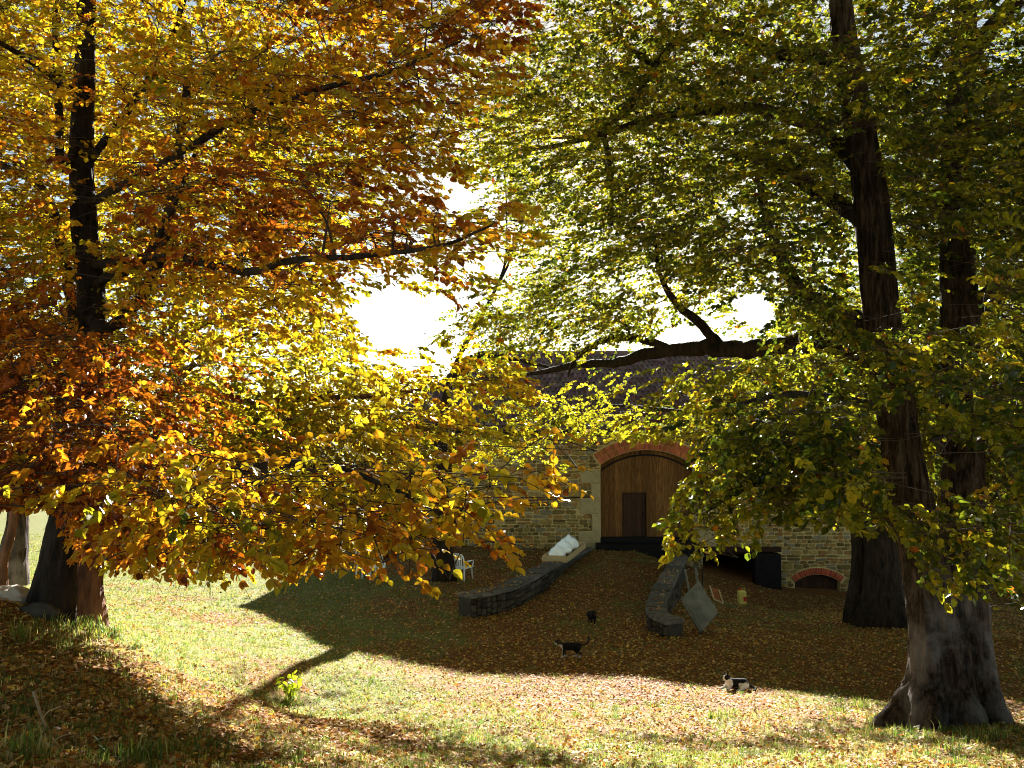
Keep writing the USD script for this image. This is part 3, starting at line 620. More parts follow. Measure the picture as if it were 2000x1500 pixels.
def on_ground(u, v):
    """The point of the ground seen at pixel (u, v)."""
    Ys = np.linspace(5, 45, 4000); P = np.array([at(u, v, y) for y in (5.0, 45.0)])
    L_ = P[0] + (Ys - 5)[:, None] / 40 * (P[1] - P[0]); h = gz(L_[:, 0], L_[:, 1])
    k = np.argmax(L_[:, 2] < h); p = L_[k].copy(); p[2] = h[k]; return p
cat(on_ground(1436, 1346), -2.8, 'black and white cat lying in the leaves at the edge of the sunlight', 'lie', paint_bicolour, 1.08)
cat(on_ground(1114, 1284), 3.2, 'dark tabby cat with white bib walking left with its tail up', 'walk', paint_dark, 1.02)
cat(on_ground(1156, 1218), -1.45, 'black cat walking down the leafy ramp towards the viewer', 'stand', paint_black, 1.0)
cat(on_ground(398, 1118), 3.3, 'white and brown cat lying on the far grass below the orange leaves', 'lie', paint_patched, 1.15)

# ---------------------------------------------------------------- trees
RAMP = np.array([(.026, .046, .008), (.070, .096, .010), (.19, .20, .016), (.36, .32, .022), (.40, .255, .016), (.36, .145, .012), (.24, .068, .010), (.11, .032, .010)])
def ramp(t):
    t = np.clip(t, 0, .999) * (len(RAMP) - 1); i = t.astype(int); f = (t - i)[:, None]
    return RAMP[i] * (1 - f) + RAMP[i + 1] * f
LEAF_NEAR = (np.array([[0, 0, 0], [.5, 0, -.03], [1.03, 0, -.13], [.16, .27, .05], [.45, .41, .07], [.76, .27, .02], [.16, -.27, .05], [.45, -.41, .07], [.76, -.27, .02]]),
             np.array([[0, 1, 3], [3, 1, 4], [4, 1, 5], [5, 1, 2], [0, 6, 1], [6, 7, 1], [7, 8, 1], [8, 2, 1]]))
LEAF_MID = (np.array([[0, 0, 0], [1, 0, -.08], [.22, .34, .05], [.66, .36, .04], [.22, -.34, .05], [.66, -.36, .04]]), np.array([[0, 3, 2], [0, 1, 3], [0, 4, 5], [0, 5, 1]]))
LEAF_FAR = (np.array([[0, 0, 0], [1, 0, -.05], [.45, .46, .05], [.45, -.46, .05]]), np.array([[0, 1, 2], [0, 3, 1]]))
def unit(a): return a / (np.linalg.norm(a, axis=-1, keepdims=True) + 1e-12)
def leaf_mesh(tpl, base, d, n, length, width, cols):
    s = unit(np.cross(n, d)); n = np.cross(d, s) * (.1 + 2.6 * np.abs(np.modf(base[:, :1] * 91.7 + base[:, 1:2] * 57.3)[0])); tv, tf = tpl; K = len(tv)
    V = base[:, None] + length[:, None, None] * (tv[None, :, :1] * d[:, None] + tv[None, :, 1:2] * (width[:, None, None] * s[:, None]) + tv[None, :, 2:] * n[:, None])
    Fc = tf[None] + (np.arange(len(base)) * K)[:, None, None]
    return V.reshape(-1, 3), Fc.reshape(-1, 3), np.repeat(cols, K, 0)
def foliage(blobs, outward, r, leaf_len, per_spray=13, per_cluster=7, droop=.25, tilt=.55, spray_len=.42, flat=.35, clear=None, dense=1.0, patch=0.0):
    """Blobs: (u, v, Y, half width px, half height px, half depth m, leaf layers, hue mean, hue spread). Gives cluster centres, twigs and leaves."""
    CL, SP, LV = [], [], []
    for bl in blobs:
        if bl[0] == 'sky_block':                  # unseen leaves overhead and behind the camera, blocking sky light: centre and half sizes in metres, larger leaves
            _, bc, bh, lai, hm, hs = bl; bc, bh = np.array(bc, float), np.array(bh, float); area = math.pi * bh[0] * bh[1]; big = 2.0
        else:
            (u, v, Y, ru, rv, rY, lai, hm, hs) = bl; big = 1.0; lai = lai * dense
            bc, bh = at(u, v, Y), np.array([ru * Y / F, rY, rv * Y / F]); area = math.pi * ru * rv * (Y / F) ** 2
        nspr = max(3, int(area * lai / (per_spray * (leaf_len * big) ** 2 * .52)))
        ncl = max(1, nspr // per_cluster)
        c = unit(r.normal(size=(ncl, 3))) * (r.random((ncl, 1)) ** (1 / 2.6))
        cen = bc + c * bh
        cen0 = cen
        hue_c = hm + r.normal(0, hs, ncl) * .7
        ow = unit(cen - outward + r.normal(0, .5, cen.shape))
        per = np.full(ncl, per_cluster)
        idx = np.repeat(np.arange(ncl), per)
        off = r.normal(size=(len(idx), 3)) * np.array([.42, .42, .42 * flat]) * (1.6 if big > 1 else 1)
        bigs = np.full(len(idx), big)
        sc = cen[idx] + off
        ax = unit(ow[idx] * .8 + off * .9 + r.normal(0, .35, sc.shape)); ax[:, 2] = ax[:, 2] * .35 - droop * r.random(len(ax)); ax = unit(ax)
        if clear is not None:
            k = clear(sc) & clear(sc + ax * .3); sc, ax, idx, off, bigs = sc[k], ax[k], idx[k], off[k], bigs[k]
        hue = hue_c[idx] + r.normal(0, hs * .4, len(idx)) + patch * (meshkit.noise(sc * 1.15, 91) - .5)
        if clear is not None: cen = cen[clear(cen)] if clear(cen).any() else cen[:1]
        CL.append(np.hstack([cen, np.full((len(cen), 1), 1.0)])); SP.append((sc, ax, cen0[idx], hue, bigs))
    sc, ax, cen, hue, bigs = (np.concatenate([s[k] for s in SP]) for k in range(5))
    N = len(sc)
    nrm = unit(np.array([0, 0, 1.0]) + r.normal(0, .38, (N, 3))); nrm = unit(nrm - ax * (nrm * ax).sum(1, keepdims=True)); side = np.cross(nrm, ax)
    ln = spray_len * r.uniform(.6, 1.2, N) * bigs
    t = (np.arange(per_spray) + .5) / per_spray
    T = np.repeat(t[None], N, 0) + r.normal(0, .03, (N, per_spray))
    bend = -.12 * T ** 2
    base = sc[:, None] + ax[:, None] * (T * ln[:, None])[..., None] + np.array([0, 0, 1.0]) * (bend * ln[:, None])[..., None]
    sgn = np.where(np.arange(per_spray) % 2 == 0, 1.0, -1.0)[None, :, None]
    ang = np.radians(55) * (1 - .6 * T)[..., None]
    d = ax[:, None] * np.cos(ang) + sgn * side[:, None] * np.sin(ang)
    d = unit(d + r.normal(0, .28, d.shape) + np.array([0, 0, -droop]))
    n = unit(nrm[:, None] + r.normal(0, tilt, d.shape))
    size = leaf_len * bigs[:, None] * r.uniform(.6, 1.18, (N, per_spray)) * (1 - .25 * (T > .9))
    h = hue[:, None] + r.normal(0, .055, (N, per_spray)) + np.where(r.random((N, per_spray)) < .08, np.abs(r.normal(0, .26, (N, per_spray))), 0)
    cols = ramp(h.ravel()) * r.uniform(.75, 1.2, (N * per_spray, 1))
    fl = lambda a: a.reshape(-1, 3)
    keep = r.random(N * per_spray) < .93
    if clear is not None: keep &= clear(base.reshape(-1, 3))
    return dict(base=fl(base)[keep], d=fl(d)[keep], n=fl(n)[keep], size=size.ravel()[keep], cols=cols[keep], clusters=np.vstack(CL)[:, :3], sprays=(sc, ax, ln, cen))
def wood(fo, skeleton, r, thick=1.0, clear=None):
    """Side branches from the limbs to each leaf cluster and twigs out along each spray."""
    pts, rad = [np.vstack([s[0] for s in skeleton])], [np.concatenate([s[1] for s in skeleton])]
    P, R = pts[0], rad[0]; tree = cKDTree(P); d0, _ = tree.query(fo['clusters'])
    out = []; addP, addR = [], []
    for k in np.argsort(d0):
        c = fo['clusters'][k]
        if len(addP) and len(addP) % 4 == 0: P = np.vstack([pts[0]] + addP); R = np.concatenate([rad[0]] + addR); tree = cKDTree(P)
        d, i = tree.query(c - [0, 0, .15], k=6)
        i = i[np.argmin(d * (1 + .5 * (P[i][:, 2] > c[2] + .3)))]
        a = P[i]; ln = np.linalg.norm(c - a)
        if ln < .08: continue
        mid = (a + c) / 2 + r.normal(0, .1 * ln, 3) + [0, 0, .10 * ln]
        q_ = spline([a, mid, c], max(4, int(ln / .35) + 3)); ra = min(R[i] * .6, .008 + .010 * ln) * thick
        rr = np.linspace(ra, .0045, len(q_))
        if clear is not None and ra < .03 and (~clear(q_)).mean() > .3: continue
        out.append(tube(q_, rr, 5 if ra > .015 else 4, cap=False)); addP.append(q_[1:]); addR.append(rr[1:])
    sc, ax, ln, cen = fo['sprays']
    m = len(sc); e = sc + ax * ln[:, None] - np.array([0, 0, .12]) * ln[:, None]
    for A, B, ra, rb in ((cen, sc, .0034, .0028), (sc, e, .0028, .0013)):
        if clear is not None: k_ = clear((A + B) / 2) & clear(A * .75 + B * .25); A, B = A[k_], B[k_]
        m = len(A); t_ = unit(B - A); s_ = unit(np.cross(t_, [0.2, .1, 1])); w_ = np.cross(t_, s_)
        V = []
        for P_, rr_ in ((A, ra), (B, rb)):
            for a_ in (0, 2.09, 4.19): V.append(P_ + rr_ * thick * (math.cos(a_) * s_ + math.sin(a_) * w_))
        V = np.stack(V, 1).reshape(-1, 3); tf = []
        for i in range(3): tf += [(i, (i + 1) % 3, 3 + (i + 1) % 3), (i, 3 + (i + 1) % 3, 3 + i)]
        out.append((V, (np.array(tf)[None] + (np.arange(m) * 6)[:, None, None]).reshape(-1, 3)))
    return join(out)
def skel(px_pts, radii, n=None):
    p = np.array([at(*q_) for q_ in px_pts]); n = n or max(8, 5 * len(p)); q_ = spline(p, n)
    return q_, np.interp(np.linspace(0, 1, n), np.linspace(0, 1, len(radii)), radii)
def grow(name, label, limbs, blobs, seed, leaf_len, mat, singles=0, group=None, trunk_sides=18, rough=.16, thick=1.0, flutes=None, clear=None, lm=None, tone=.78, **kw):
    lm = lm or leafm
    """limbs: list of (pixel points, radii); the first (or those marked 'trunk') is the trunk. Returns the tree."""
    r = np.random.default_rng(seed)
    sk = [skel(l[1], l[2]) for l in limbs]
    base = sk[0][0][0].copy()
    t = thing(name, label, 'tree', base, group)
    for i, (l, s) in enumerate(zip(limbs, sk)):
        sides = trunk_sides if l[0] == 'trunk' else 10
        P, R = s
        if l[0] == 'trunk':
            k = 90; P = spline(P, k); R = np.interp(np.linspace(0, 1, k), np.linspace(0, 1, len(s[1])), s[1]); sides = 56
            P = np.vstack([P[0] - [0, 0, .45], P]); R = np.concatenate([[R[0] * 1.15], R])
        elif R[0] > .05: P = P + r.normal(0, .12, P.shape) * R[:, None]
        obj(l[0], tube(P, R, sides, rough if R[0] > .03 else .08, seed + i, flutes=flutes if l[0] == 'trunk' and flutes else None), l[3] if len(l) > 3 else mat, t, smooth=True)
    out = np.mean([s[0][len(s[0]) // 2] for s in sk], 0)
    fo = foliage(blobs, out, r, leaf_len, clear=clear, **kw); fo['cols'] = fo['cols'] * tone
    obj('twigs', wood(fo, sk, r, thick, clear), twigm, t, kind='stuff')
    dist = np.linalg.norm(fo['base'] - EYE, axis=1)
    uu = 1000 + fo['base'][:, 0] / np.maximum(fo['base'][:, 1], .1) * F
    width = r.uniform(.82, 1.12, len(dist))
    single = np.zeros(len(dist), bool)
    if singles:
        vv = 835 - (fo['base'][:, 2] - 5) / np.maximum(fo['base'][:, 1], .1) * F
        vis = np.where((uu > 20) & (uu < 1980) & (vv > 20) & (vv < 1480) & (fo['base'][:, 1] > 1), fo['size'] / dist, 0); single[np.argsort(-vis)[:singles]] = True
    parts = []
    for tpl, sel in ((LEAF_NEAR, (dist < 8.5) & ~single), (LEAF_MID, (dist >= 8.5) & (dist < 15) & ~single), (LEAF_FAR, (dist >= 15) & ~single)):
        if sel.any(): parts.append(leaf_mesh(tpl, fo['base'][sel], fo['d'][sel], fo['n'][sel], fo['size'][sel], width[sel], fo['cols'][sel]))
    n = 0; V, Fc, C = [], [], []
    for v, f, c in parts: V.append(v); Fc.append(f + n); C.append(c); n += len(v)
    crown = obj('crown', (np.vstack(V), np.vstack(Fc)), lm, t, color=np.vstack(C), kind='stuff')
    for k in np.nonzero(single)[0]:
        v, f, c = leaf_mesh(LEAF_NEAR, fo['base'][k:k + 1], fo['d'][k:k + 1], fo['n'][k:k + 1], fo['size'][k:k + 1], width[k:k + 1], fo['cols'][k:k + 1])
        obj('leaf', (v, f), lm, t, color=c)
    print(name, 'leaves', len(dist), 'clusters', len(fo['clusters']))
    return t

# golden beech on the bank, the front one
GREEN, YG, YEL, GOLD, ORA, RUST, RED = .10, .27, .42, .52, .66, .78, .88
A_limbs = [
 ('trunk', [(98,1205,10.5), (112,1100,10.55), (130,1000,10.6), (150,860,10.6), (172,700,10.6), (180,600,10.6), (165,450,10.7), (158,280,10.8), (165,120,10.9), (170,-80,11)], [.31, .225, .195, .185, .18, .175, .165, .15, .135, .11]),
 ('limb', [(185,560,10.6), (215,540,10.2), (260,525,9.8), (300,480,9.3), (340,400,9.0), (380,300,8.8)], [.075, .06, .05, .04, .03, .02]),
 ('limb', [(172,620,10.6), (215,640,10.2), (290,560,9.9), (330,420,9.7), (350,290,9.6), (365,180,9.5), (370,60,9.5)], [.10, .085, .075, .07, .06, .05, .035]),
 ('limb', [(165,330,10.8), (260,200,10.5), (330,90,10.3), (370,-40,10)], [.06, .05, .04, .03]),
 ('limb', [(160,260,10.8), (122,330,10.4), (115,220,10.2), (110,100,10.0), (105,-40,10)], [.05, .055, .05, .045, .03]),
 ('limb', [(150,640,10.6), (130,520,10.9), (90,380,11.2), (20,330,11.4), (-80,300,11.5)], [.09, .08, .06, .05, .03]),
 ('limb', [(160,700,10.6), (120,670,10.0), (70,660,9.4), (-20,640,9.0)], [.08, .06, .05, .03]),
 ('limb', [(150,860,10.6), (210,900,9.0), (330,930,7.6), (440,925,6.6), (560,905,5.8), (680,920,5.2), (800,970,4.8)], [.08, .06, .05, .042, .03, .02, .012]),
 ('limb', [(175,520,10.7), (320,500,8.8), (480,530,7.4), (560,510,6.6), (700,500,6.1), (860,480,5.8), (960,440,5.7)], [.06, .045, .036, .03, .022, .014, .008]),
 ('limb', [(165,400,10.7), (300,330,9.0), (450,240,7.8), (600,180,7.0), (760,140,6.6), (900,80,6.3)], [.06, .045, .035, .026, .018, .01]),
 ('limb', [(165,900,10.6), (120,930,8.6), (70,960,7.2), (20,940,6.2)], [.06, .045, .03, .015]),
 ('limb', [(160,190,10.8), (60,120,9.5), (-40,60,8.5)], [.05, .04, .02]),
]
A_blobs = [
 ('sky_block', (-7, -1, 9), (5, 4, 4), 2.6, .5, .1),  # added leaves behind the camera, there to block sky light
 ('sky_block', (-5.5, 8.5, 15.5), (6.5, 8.5, 3.5), 2.2, .5, .08), ('sky_block', (-3.5, 1, 12), (6, 5, 3), 2.0, .5, .08),  # crown top out of view, thickened to cut the sky light below
 # high crown
 (140,120,9.8,230,180,2.6,3.0,0.52,0.09), (420,100,8.6,240,150,2.2,3.0,0.49,0.09), (700,90,7.6,230,130,1.8,3.0,0.54,0.10), (920,60,7.0,140,90,1.3,4.2,0.73,0.09),
 (120,-180,9.5,400,180,3,2.4,0.48,0.09), (700,-170,8.5,420,150,2.5,2.2,0.53,0.10),
 (130,380,9.8,210,170,2.4,3.0,0.51,0.09), (400,300,8.6,230,130,2.0,3.0,0.53,0.10), (680,240,7.0,200,90,1.3,3.2,0.56,0.10), (860,210,6.4,120,75,1.0,3.0,0.53,0.10),
 # rust layers and mid
 (430,440,8.0,220,80,1.5,3.4,0.71,0.09), (620,420,6.8,170,65,1.1,3.2,0.71,0.09), (780,445,6.1,140,40,.8,3.2,0.68,0.09), (970,455,5.8,110,45,.6,3.2,0.59,0.08), (1030,420,5.8,55,35,.5,2.5,0.60,0.07),
 (500,560,7.6,180,70,1.3,3.2,0.54,0.10), (650,530,6.8,130,40,.9,3.2,0.53,0.10), (790,500,6.1,120,28,.7,3.0,0.53,0.10), (600,620,7.4,100,45,1.0,2.6,0.53,0.10), (560,210,8.2,180,110,1.6,2.4,0.43,0.09), (560,330,8.0,110,60,1.3,2.2,0.40,0.09),
 (240,560,9.8,220,110,2.0,3.0,0.48,0.12), (90,640,8.6,170,80,1.6,3.4,0.74,0.12), (60,740,7.4,150,80,1.4,3.8,0.88,0.09), (230,760,7.8,150,80,1.6,3.4,0.81,0.12), (90,850,6.6,160,80,1.2,3.8,0.76,0.13), (40,940,6.0,120,60,1.0,4.2,0.79,0.12),(210,900,7.0,150,80,1.2,3.6,0.74,0.13),
 (-160,700,8.5,180,300,2,3.0,0.70,0.12), (-150,300,9.5,180,300,2,2.6,0.53,0.12),
 # far part of the crown, bright yellow green
 # low front spray
 (330,1050,6.0,150,45,.8,3.0,0.65,.1), (520,1050,5.4,140,50,.7,3.0,0.58,.1), (700,1000,4.9,150,60,.7,3.0,0.56,.11), (60,985,6.6,80,26,.8,3,0.73,.1), (820,1020,4.7,110,50,.6,2.6,0.58,.1),
 (200,1010,6.6,150,70,1.0,3.6,0.64,0.12), (330,960,6.2,160,75,1.0,3.6,0.57,0.12), (480,960,5.6,150,75,.9,3.6,0.53,0.13), (620,960,5.2,140,75,.8,3.6,0.55,0.13), (760,970,4.9,130,75,.7,3.4,0.57,0.13), (880,985,4.7,90,55,.6,3.2,0.54,0.12), (960,940,5.0,90,35,.6,3.0,0.53,0.10), (1090,930,5.2,80,22,.4,2.2,0.59,0.08), (1140,968,5.2,35,14,.3,1.6,0.61,0.07), (1150,880,5.4,60,14,.35,1.5,0.66,0.07),
 (250,1075,6.6,90,35,.6,2.6,0.70,0.10), (420,1075,5.6,130,38,.6,3.0,0.70,0.10), (600,1060,5.0,130,50,.6,3.4,0.66,0.10), (740,1060,4.7,110,45,.5,3.2,0.70,0.10), (850,1085,4.5,60,45,.4,2.6,0.59,0.09), (930,1055,4.6,60,30,.4,2.2,0.53,0.09), (1020,1085,4.7,45,18,.3,1.7,0.45,0.07), (860,1130,4.45,24,20,.2,1.6,0.53,0.07),
 (560,1115,4.7,50,14,.25,1.4,0.59,0.08), (450,1110,5.2,40,14,.3,1.4,0.66,0.08), (160,1060,7.6,45,40,.5,1.3,0.59,0.10),
]
def clear_beech(p):
    """The bough tips stop short of the trunk's foot and of the open gap above the barn."""
    Y = np.maximum(p[:, 1], .1); u = 1000 + p[:, 0] / Y * F; v = 835 - (p[:, 2] - 5) / Y * F
    low_ = np.interp(u, [-300, 0, 60, 110, 150, 300, 520, 700, 860, 900, 960, 1100], [1005, 995, 995, 995, 1105, 1125, 1140, 1120, 1160, 1105, 1095, 1125])
    gap = (((u - 775) / 95) ** 2 + ((v - 615) / 62) ** 2 < .15 + 1.5 * meshkit.fbm(np.stack([u / 34, v / 26, Y * .4], -1), 2, 5)) | (((u - 905) / 40) ** 2 + ((v - 385) / 28) ** 2 < 1) | (((u - 985) / 45) ** 2 + ((v - 520) / 18) ** 2 < 1)
    right_ = np.interp(v, [-400, 0, 130, 250, 330, 400, 480, 560, 680, 740, 850, 900, 965, 1000, 1080, 1140, 1200], [1200, 1060, 1035, 960, 980, 1065, 1085, 990, 1040, 1045, 1150, 1240, 1165, 1005, 1045, 1085, 1000])
    tu_ = np.interp(v, [0, 120, 280, 450, 600, 640], [170, 165, 158, 165, 180, 176]); hole = meshkit.noise(np.stack([u / 60, v / 60, Y * 0], -1), 77)
    stem = (np.abs(u - tu_) < 30) & (v < 640) & (Y < 10.4) & (hole < .62)
    return (v < low_) & ~gap & (u < right_) & (Y > 4.1) & ~stem
grow('beech_tree', 'tall golden beech with dark leaning trunk on the left bank, boughs sweeping low', A_limbs, A_blobs, 101, .069, bark, singles=290, clear=clear_beech, dense=1.5, patch=.34)

# second beech with the brown trunk just behind; carries the far, bright yellow part of the foliage
B_limbs = [
 ('trunk', [(164,1222,11.4), (164,1140,11.5), (174,1060,11.7), (205,960,12.2), (250,870,12.8), (305,800,13.2), (340,740,13.4), (345,690,13.5)], [.31, .255, .22, .18, .15, .125, .11, .10]),
 ('limb', [(345,700,13.5), (338,640,13.5), (350,600,13.5), (372,560,13.4), (410,535,13.3), (470,470,13.2)], [.09, .085, .075, .065, .05, .03]),
 ('limb', [(345,705,13.5), (362,670,13.4), (380,640,13.3), (430,625,13.1), (520,600,12.8)], [.08, .075, .07, .055, .02]),
 ('limb', [(372,562,13.4), (366,530,13.4), (362,480,13.4), (380,400,13.3)], [.045, .04, .035, .02]),
 ('limb', [(310,790,13.2), (400,690,12.8), (470,665,12.4), (535,640,12.2)], [.06, .045, .04, .015]),
 ('limb', [(560,640,12.5), (600,560,12.5), (640,470,12.3), (690,380,12)], [.03, .04, .03, .015]),
 ('limb', [(305,800,13.2), (440,790,12), (600,780,11), (760,770,10.4), (900,750,10)], [.06, .05, .04, .03, .012]),
]
B_blobs = [
 (770,600,9.4,110,70,1.0,.8,.40,.1), (700,620,9.8,50,60,.8,1.4,.42,.08), (860,640,9.2,50,40,.8,1.2,.42,.08),
 (420,1015,11,110,45,.7,4.2,.52,.1), (600,960,11,120,60,.7,4.2,.5,.1), (740,960,11,70,50,.6,3.8,.5,.1), (620,850,11,110,60,.7,3.6,.42,.1), (460,925,12,100,60,.7,3.8,.44,.1), (680,790,12,90,50,.7,2.4,.40,.1), (340,1055,11,90,30,.6,4.0,.55,.1), (560,1030,10.2,120,30,.6,3.6,.55,.1),  # dense leaves hidden behind the low spray, placed to shade the bank
 (300,1005,10.4,150,50,.9,3.2,.56,.1), (480,985,10.4,150,55,.9,3.2,.54,.1), (640,975,10.4,120,50,.9,2.8,.54,.1), (150,1020,10.2,80,40,.8,3.0,.62,.1), (560,1050,10.0,200,30,.8,2.2,.58,.1),  # more hidden leaves placed to cast shade on the bank
 (450,900,12.0,190,60,1.4,2.6,.40,.1), (840,380,9.6,90,60,1.0,2.0,.44,.09), (780,360,9.6,70,40,1.0,1.8,.42,.09), (900,540,9.2,70,30,.9,1.6,.4,.08),
 (300,1035,12.2,150,45,1.4,4.0,.5,.1), (110,960,12.4,120,80,1.6,4.0,.5,.1), (480,1000,11.8,120,45,1.2,2.6,.45,.09), (900,420,9.2,120,70,1.0,1.5,.42,.08), (880,330,9.4,110,50,1.0,1.4,.42,.08),  # the leading blobs here are also set to shade the bank
 (480,700,12.0,200,90,1.8,3.45,0.34,0.07), (650,760,11.0,200,80,1.6,3.68,0.36,0.08), (850,740,9.8,150,50,1.2,3.22,0.42,0.11), (960,730,9.4,90,40,.9,2.99,0.49,0.10), (430,830,11.5,200,80,1.8,3.68,0.36,0.08), (640,860,10.5,210,80,1.6,3.68,0.38,0.08), (820,830,9.6,120,60,1.0,3.22,0.36,0.10),
 (280,700,12.6,160,90,1.8,3.51,0.37,0.08), (250,830,12.0,150,100,1.8,3.51,0.42,0.11), (300,960,12.0,160,90,1.6,3.78,0.44,0.10), (520,950,11.0,160,70,1.4,2.99,0.40,0.10), (720,930,10.2,120,60,1.2,2.76,0.42,0.11),
 (420,560,12.6,160,110,1.8,2.76,0.36,0.08), (330,430,12.8,170,130,2.0,2.97,0.37,0.08), (520,400,12.6,160,120,1.8,2.30,0.34,0.08), (650,420,12.0,110,110,1.5,2.07,0.32,0.08), (650,580,11.6,70,60,1.2,2.07,0.34,0.08), (130,500,13.0,170,200,2.2,3.24,0.39,0.08), (80,800,13,140,160,2,3.24,0.39,0.10), (300,200,13.5,300,180,2.4,2.43,0.36,0.08), (620,190,13,220,150,2.0,1.84,0.32,0.08), (60,150,13.5,160,200,2,2.70,0.38,0.08),
 (840,480,9.0,130,35,1.0,2.53,0.44,0.10), (930,600,9.0,90,28,.8,2.53,0.34,0.07), (1000,640,9.0,70,22,.7,2.30,0.36,0.07), (700,660,9.8,60,30,.8,1.84,0.36,0.07),
]
grow('beech_tree', 'yellow beech with slim brown trunk forking above, behind the dark trunk', B_limbs, B_blobs, 102, .078, bark_warm, clear=clear_beech, dense=1.2, patch=.2)

# the big lime on the right
def lime_flutes(t, a): return 1 + .34 * np.exp(-t * 14) * np.cos(a * 5 + .8) + .16 * np.exp(-t * 20) * np.cos(a * 9 + 2) + .13 * np.cos(a * 3 + 5 * t) * np.exp(-t * 3) + .07 * np.cos(a * 7 + 9 * t) * np.exp(-t * 2)
C_limbs = [
 ('trunk', [(1832,1412,11.0), (1828,1320,11.05), (1823,1230,11.1), (1808,1120,11.2), (1775,960,11.3), (1750,800,11.4), (1722,600,11.5), (1705,420,11.6), (1680,250,11.7), (1650,80,11.8), (1630,-120,11.9)], [.60, .37, .325, .315, .295, .275, .255, .235, .21, .18, .14], bark_pale),
 ('trunk', [(1900,1412,10.95), (1896,1330,11.05), (1888,1230,11.15), (1884,1100,11.3), (1880,900,11.5), (1875,700,11.7), (1870,500,11.9), (1868,330,12), (1880,120,12), (1890,-100,12)], [.46, .31, .275, .29, .28, .26, .24, .22, .18, .14], bark_pale),
 ('limb', [(1745,720,11.4), (1640,672,12.2), (1530,676,13.0), (1470,682,13.6), (1400,680,14.2), (1330,682,14.8), (1270,690,15.4), (1200,708,16.2), (1130,712,17), (1060,726,17.8), (1010,735,18.4)], [.17, .155, .15, .16, .15, .13, .12, .095, .08, .055, .02]),
 ('limb', [(1320,684,14.9), (1260,664,15.3), (1200,660,15.8), (1150,680,16.2), (1120,705,16.6), (1110,735,17)], [.08, .075, .07, .055, .04, .02]),
 ('limb', [(1410,678,14.2), (1365,632,14.0), (1320,590,13.8), (1290,540,13.6), (1280,470,13.5)], [.09, .085, .065, .04, .02]),
 ('limb', [(1725,660,11.5), (1660,625,11.9), (1590,590,12.4), (1545,545,12.8), (1500,440,13.2), (1480,330,13.5), (1470,260,13.8)], [.19, .19, .17, .13, .09, .06, .03]),
 ('limb', [(1700,440,11.6), (1610,380,12.2), (1540,340,12.6), (1470,315,13.2), (1400,290,13.6)], [.12, .12, .10, .10, .03]),
 ('limb', [(1690,330,11.7), (1590,250,12.2), (1495,215,12.8), (1420,212,13.2), (1340,218,13.6), (1260,236,14), (1180,260,14.4), (1080,285,15), (990,296,15.5)], [.13, .11, .10, .095, .085, .075, .06, .04, .015]),
 ('limb', [(1660,120,11.8), (1580,110,12.2), (1520,105,12.5), (1460,80,12.8), (1390,66,13), (1320,85,13.3), (1280,125,13.6), (1250,175,13.8), (1225,215,14), (1160,260,14.4), (1080,270,14.8)], [.12, .11, .10, .09, .08, .07, .065, .055, .05, .035, .015]),
 ('limb', [(1280,128,13.6), (1240,105,13.7), (1205,65,13.8), (1190,0,13.9)], [.05, .045, .04, .02]),
 ('limb', [(1180,262,14.4), (1188,310,14.5), (1194,360,14.5), (1195,440,14.6)], [.05, .045, .04, .03], bark_pale),
 ('limb', [(1875,620,11.8), (1960,560,11.4), (2060,500,11)], [.17, .16, .12]),
 ('limb', [(1868,420,12), (1800,360,12.4), (1780,250,12.8)], [.1, .08, .04]),
 ('limb', [(1880,130,12), (1950,40,11.5), (2020,-30,11)], [.14, .13, .1]),
 ('limb', [(1790,1050,11.2), (1720,1000,9.6), (1650,960,8.6), (1560,930,8.0), (1460,950,7.8), (1380,1000,7.8)], [.08, .06, .05, .04, .03, .012]),
 ('limb', [(1880,880,11.5), (1900,830,9), (1880,830,7.2), (1820,860,6.2)], [.08, .06, .04, .015]),
 ('limb', [(1750,800,11.4), (1640,780,9.6), (1540,770,8.6), (1440,790,8.2)], [.07, .05, .04, .015]),
 ('limb', [(1790,900,11.3), (1600,850,13), (1450,820,15), (1300,800,17), (1180,790,19)], [.09, .08, .06, .045, .02]),
]
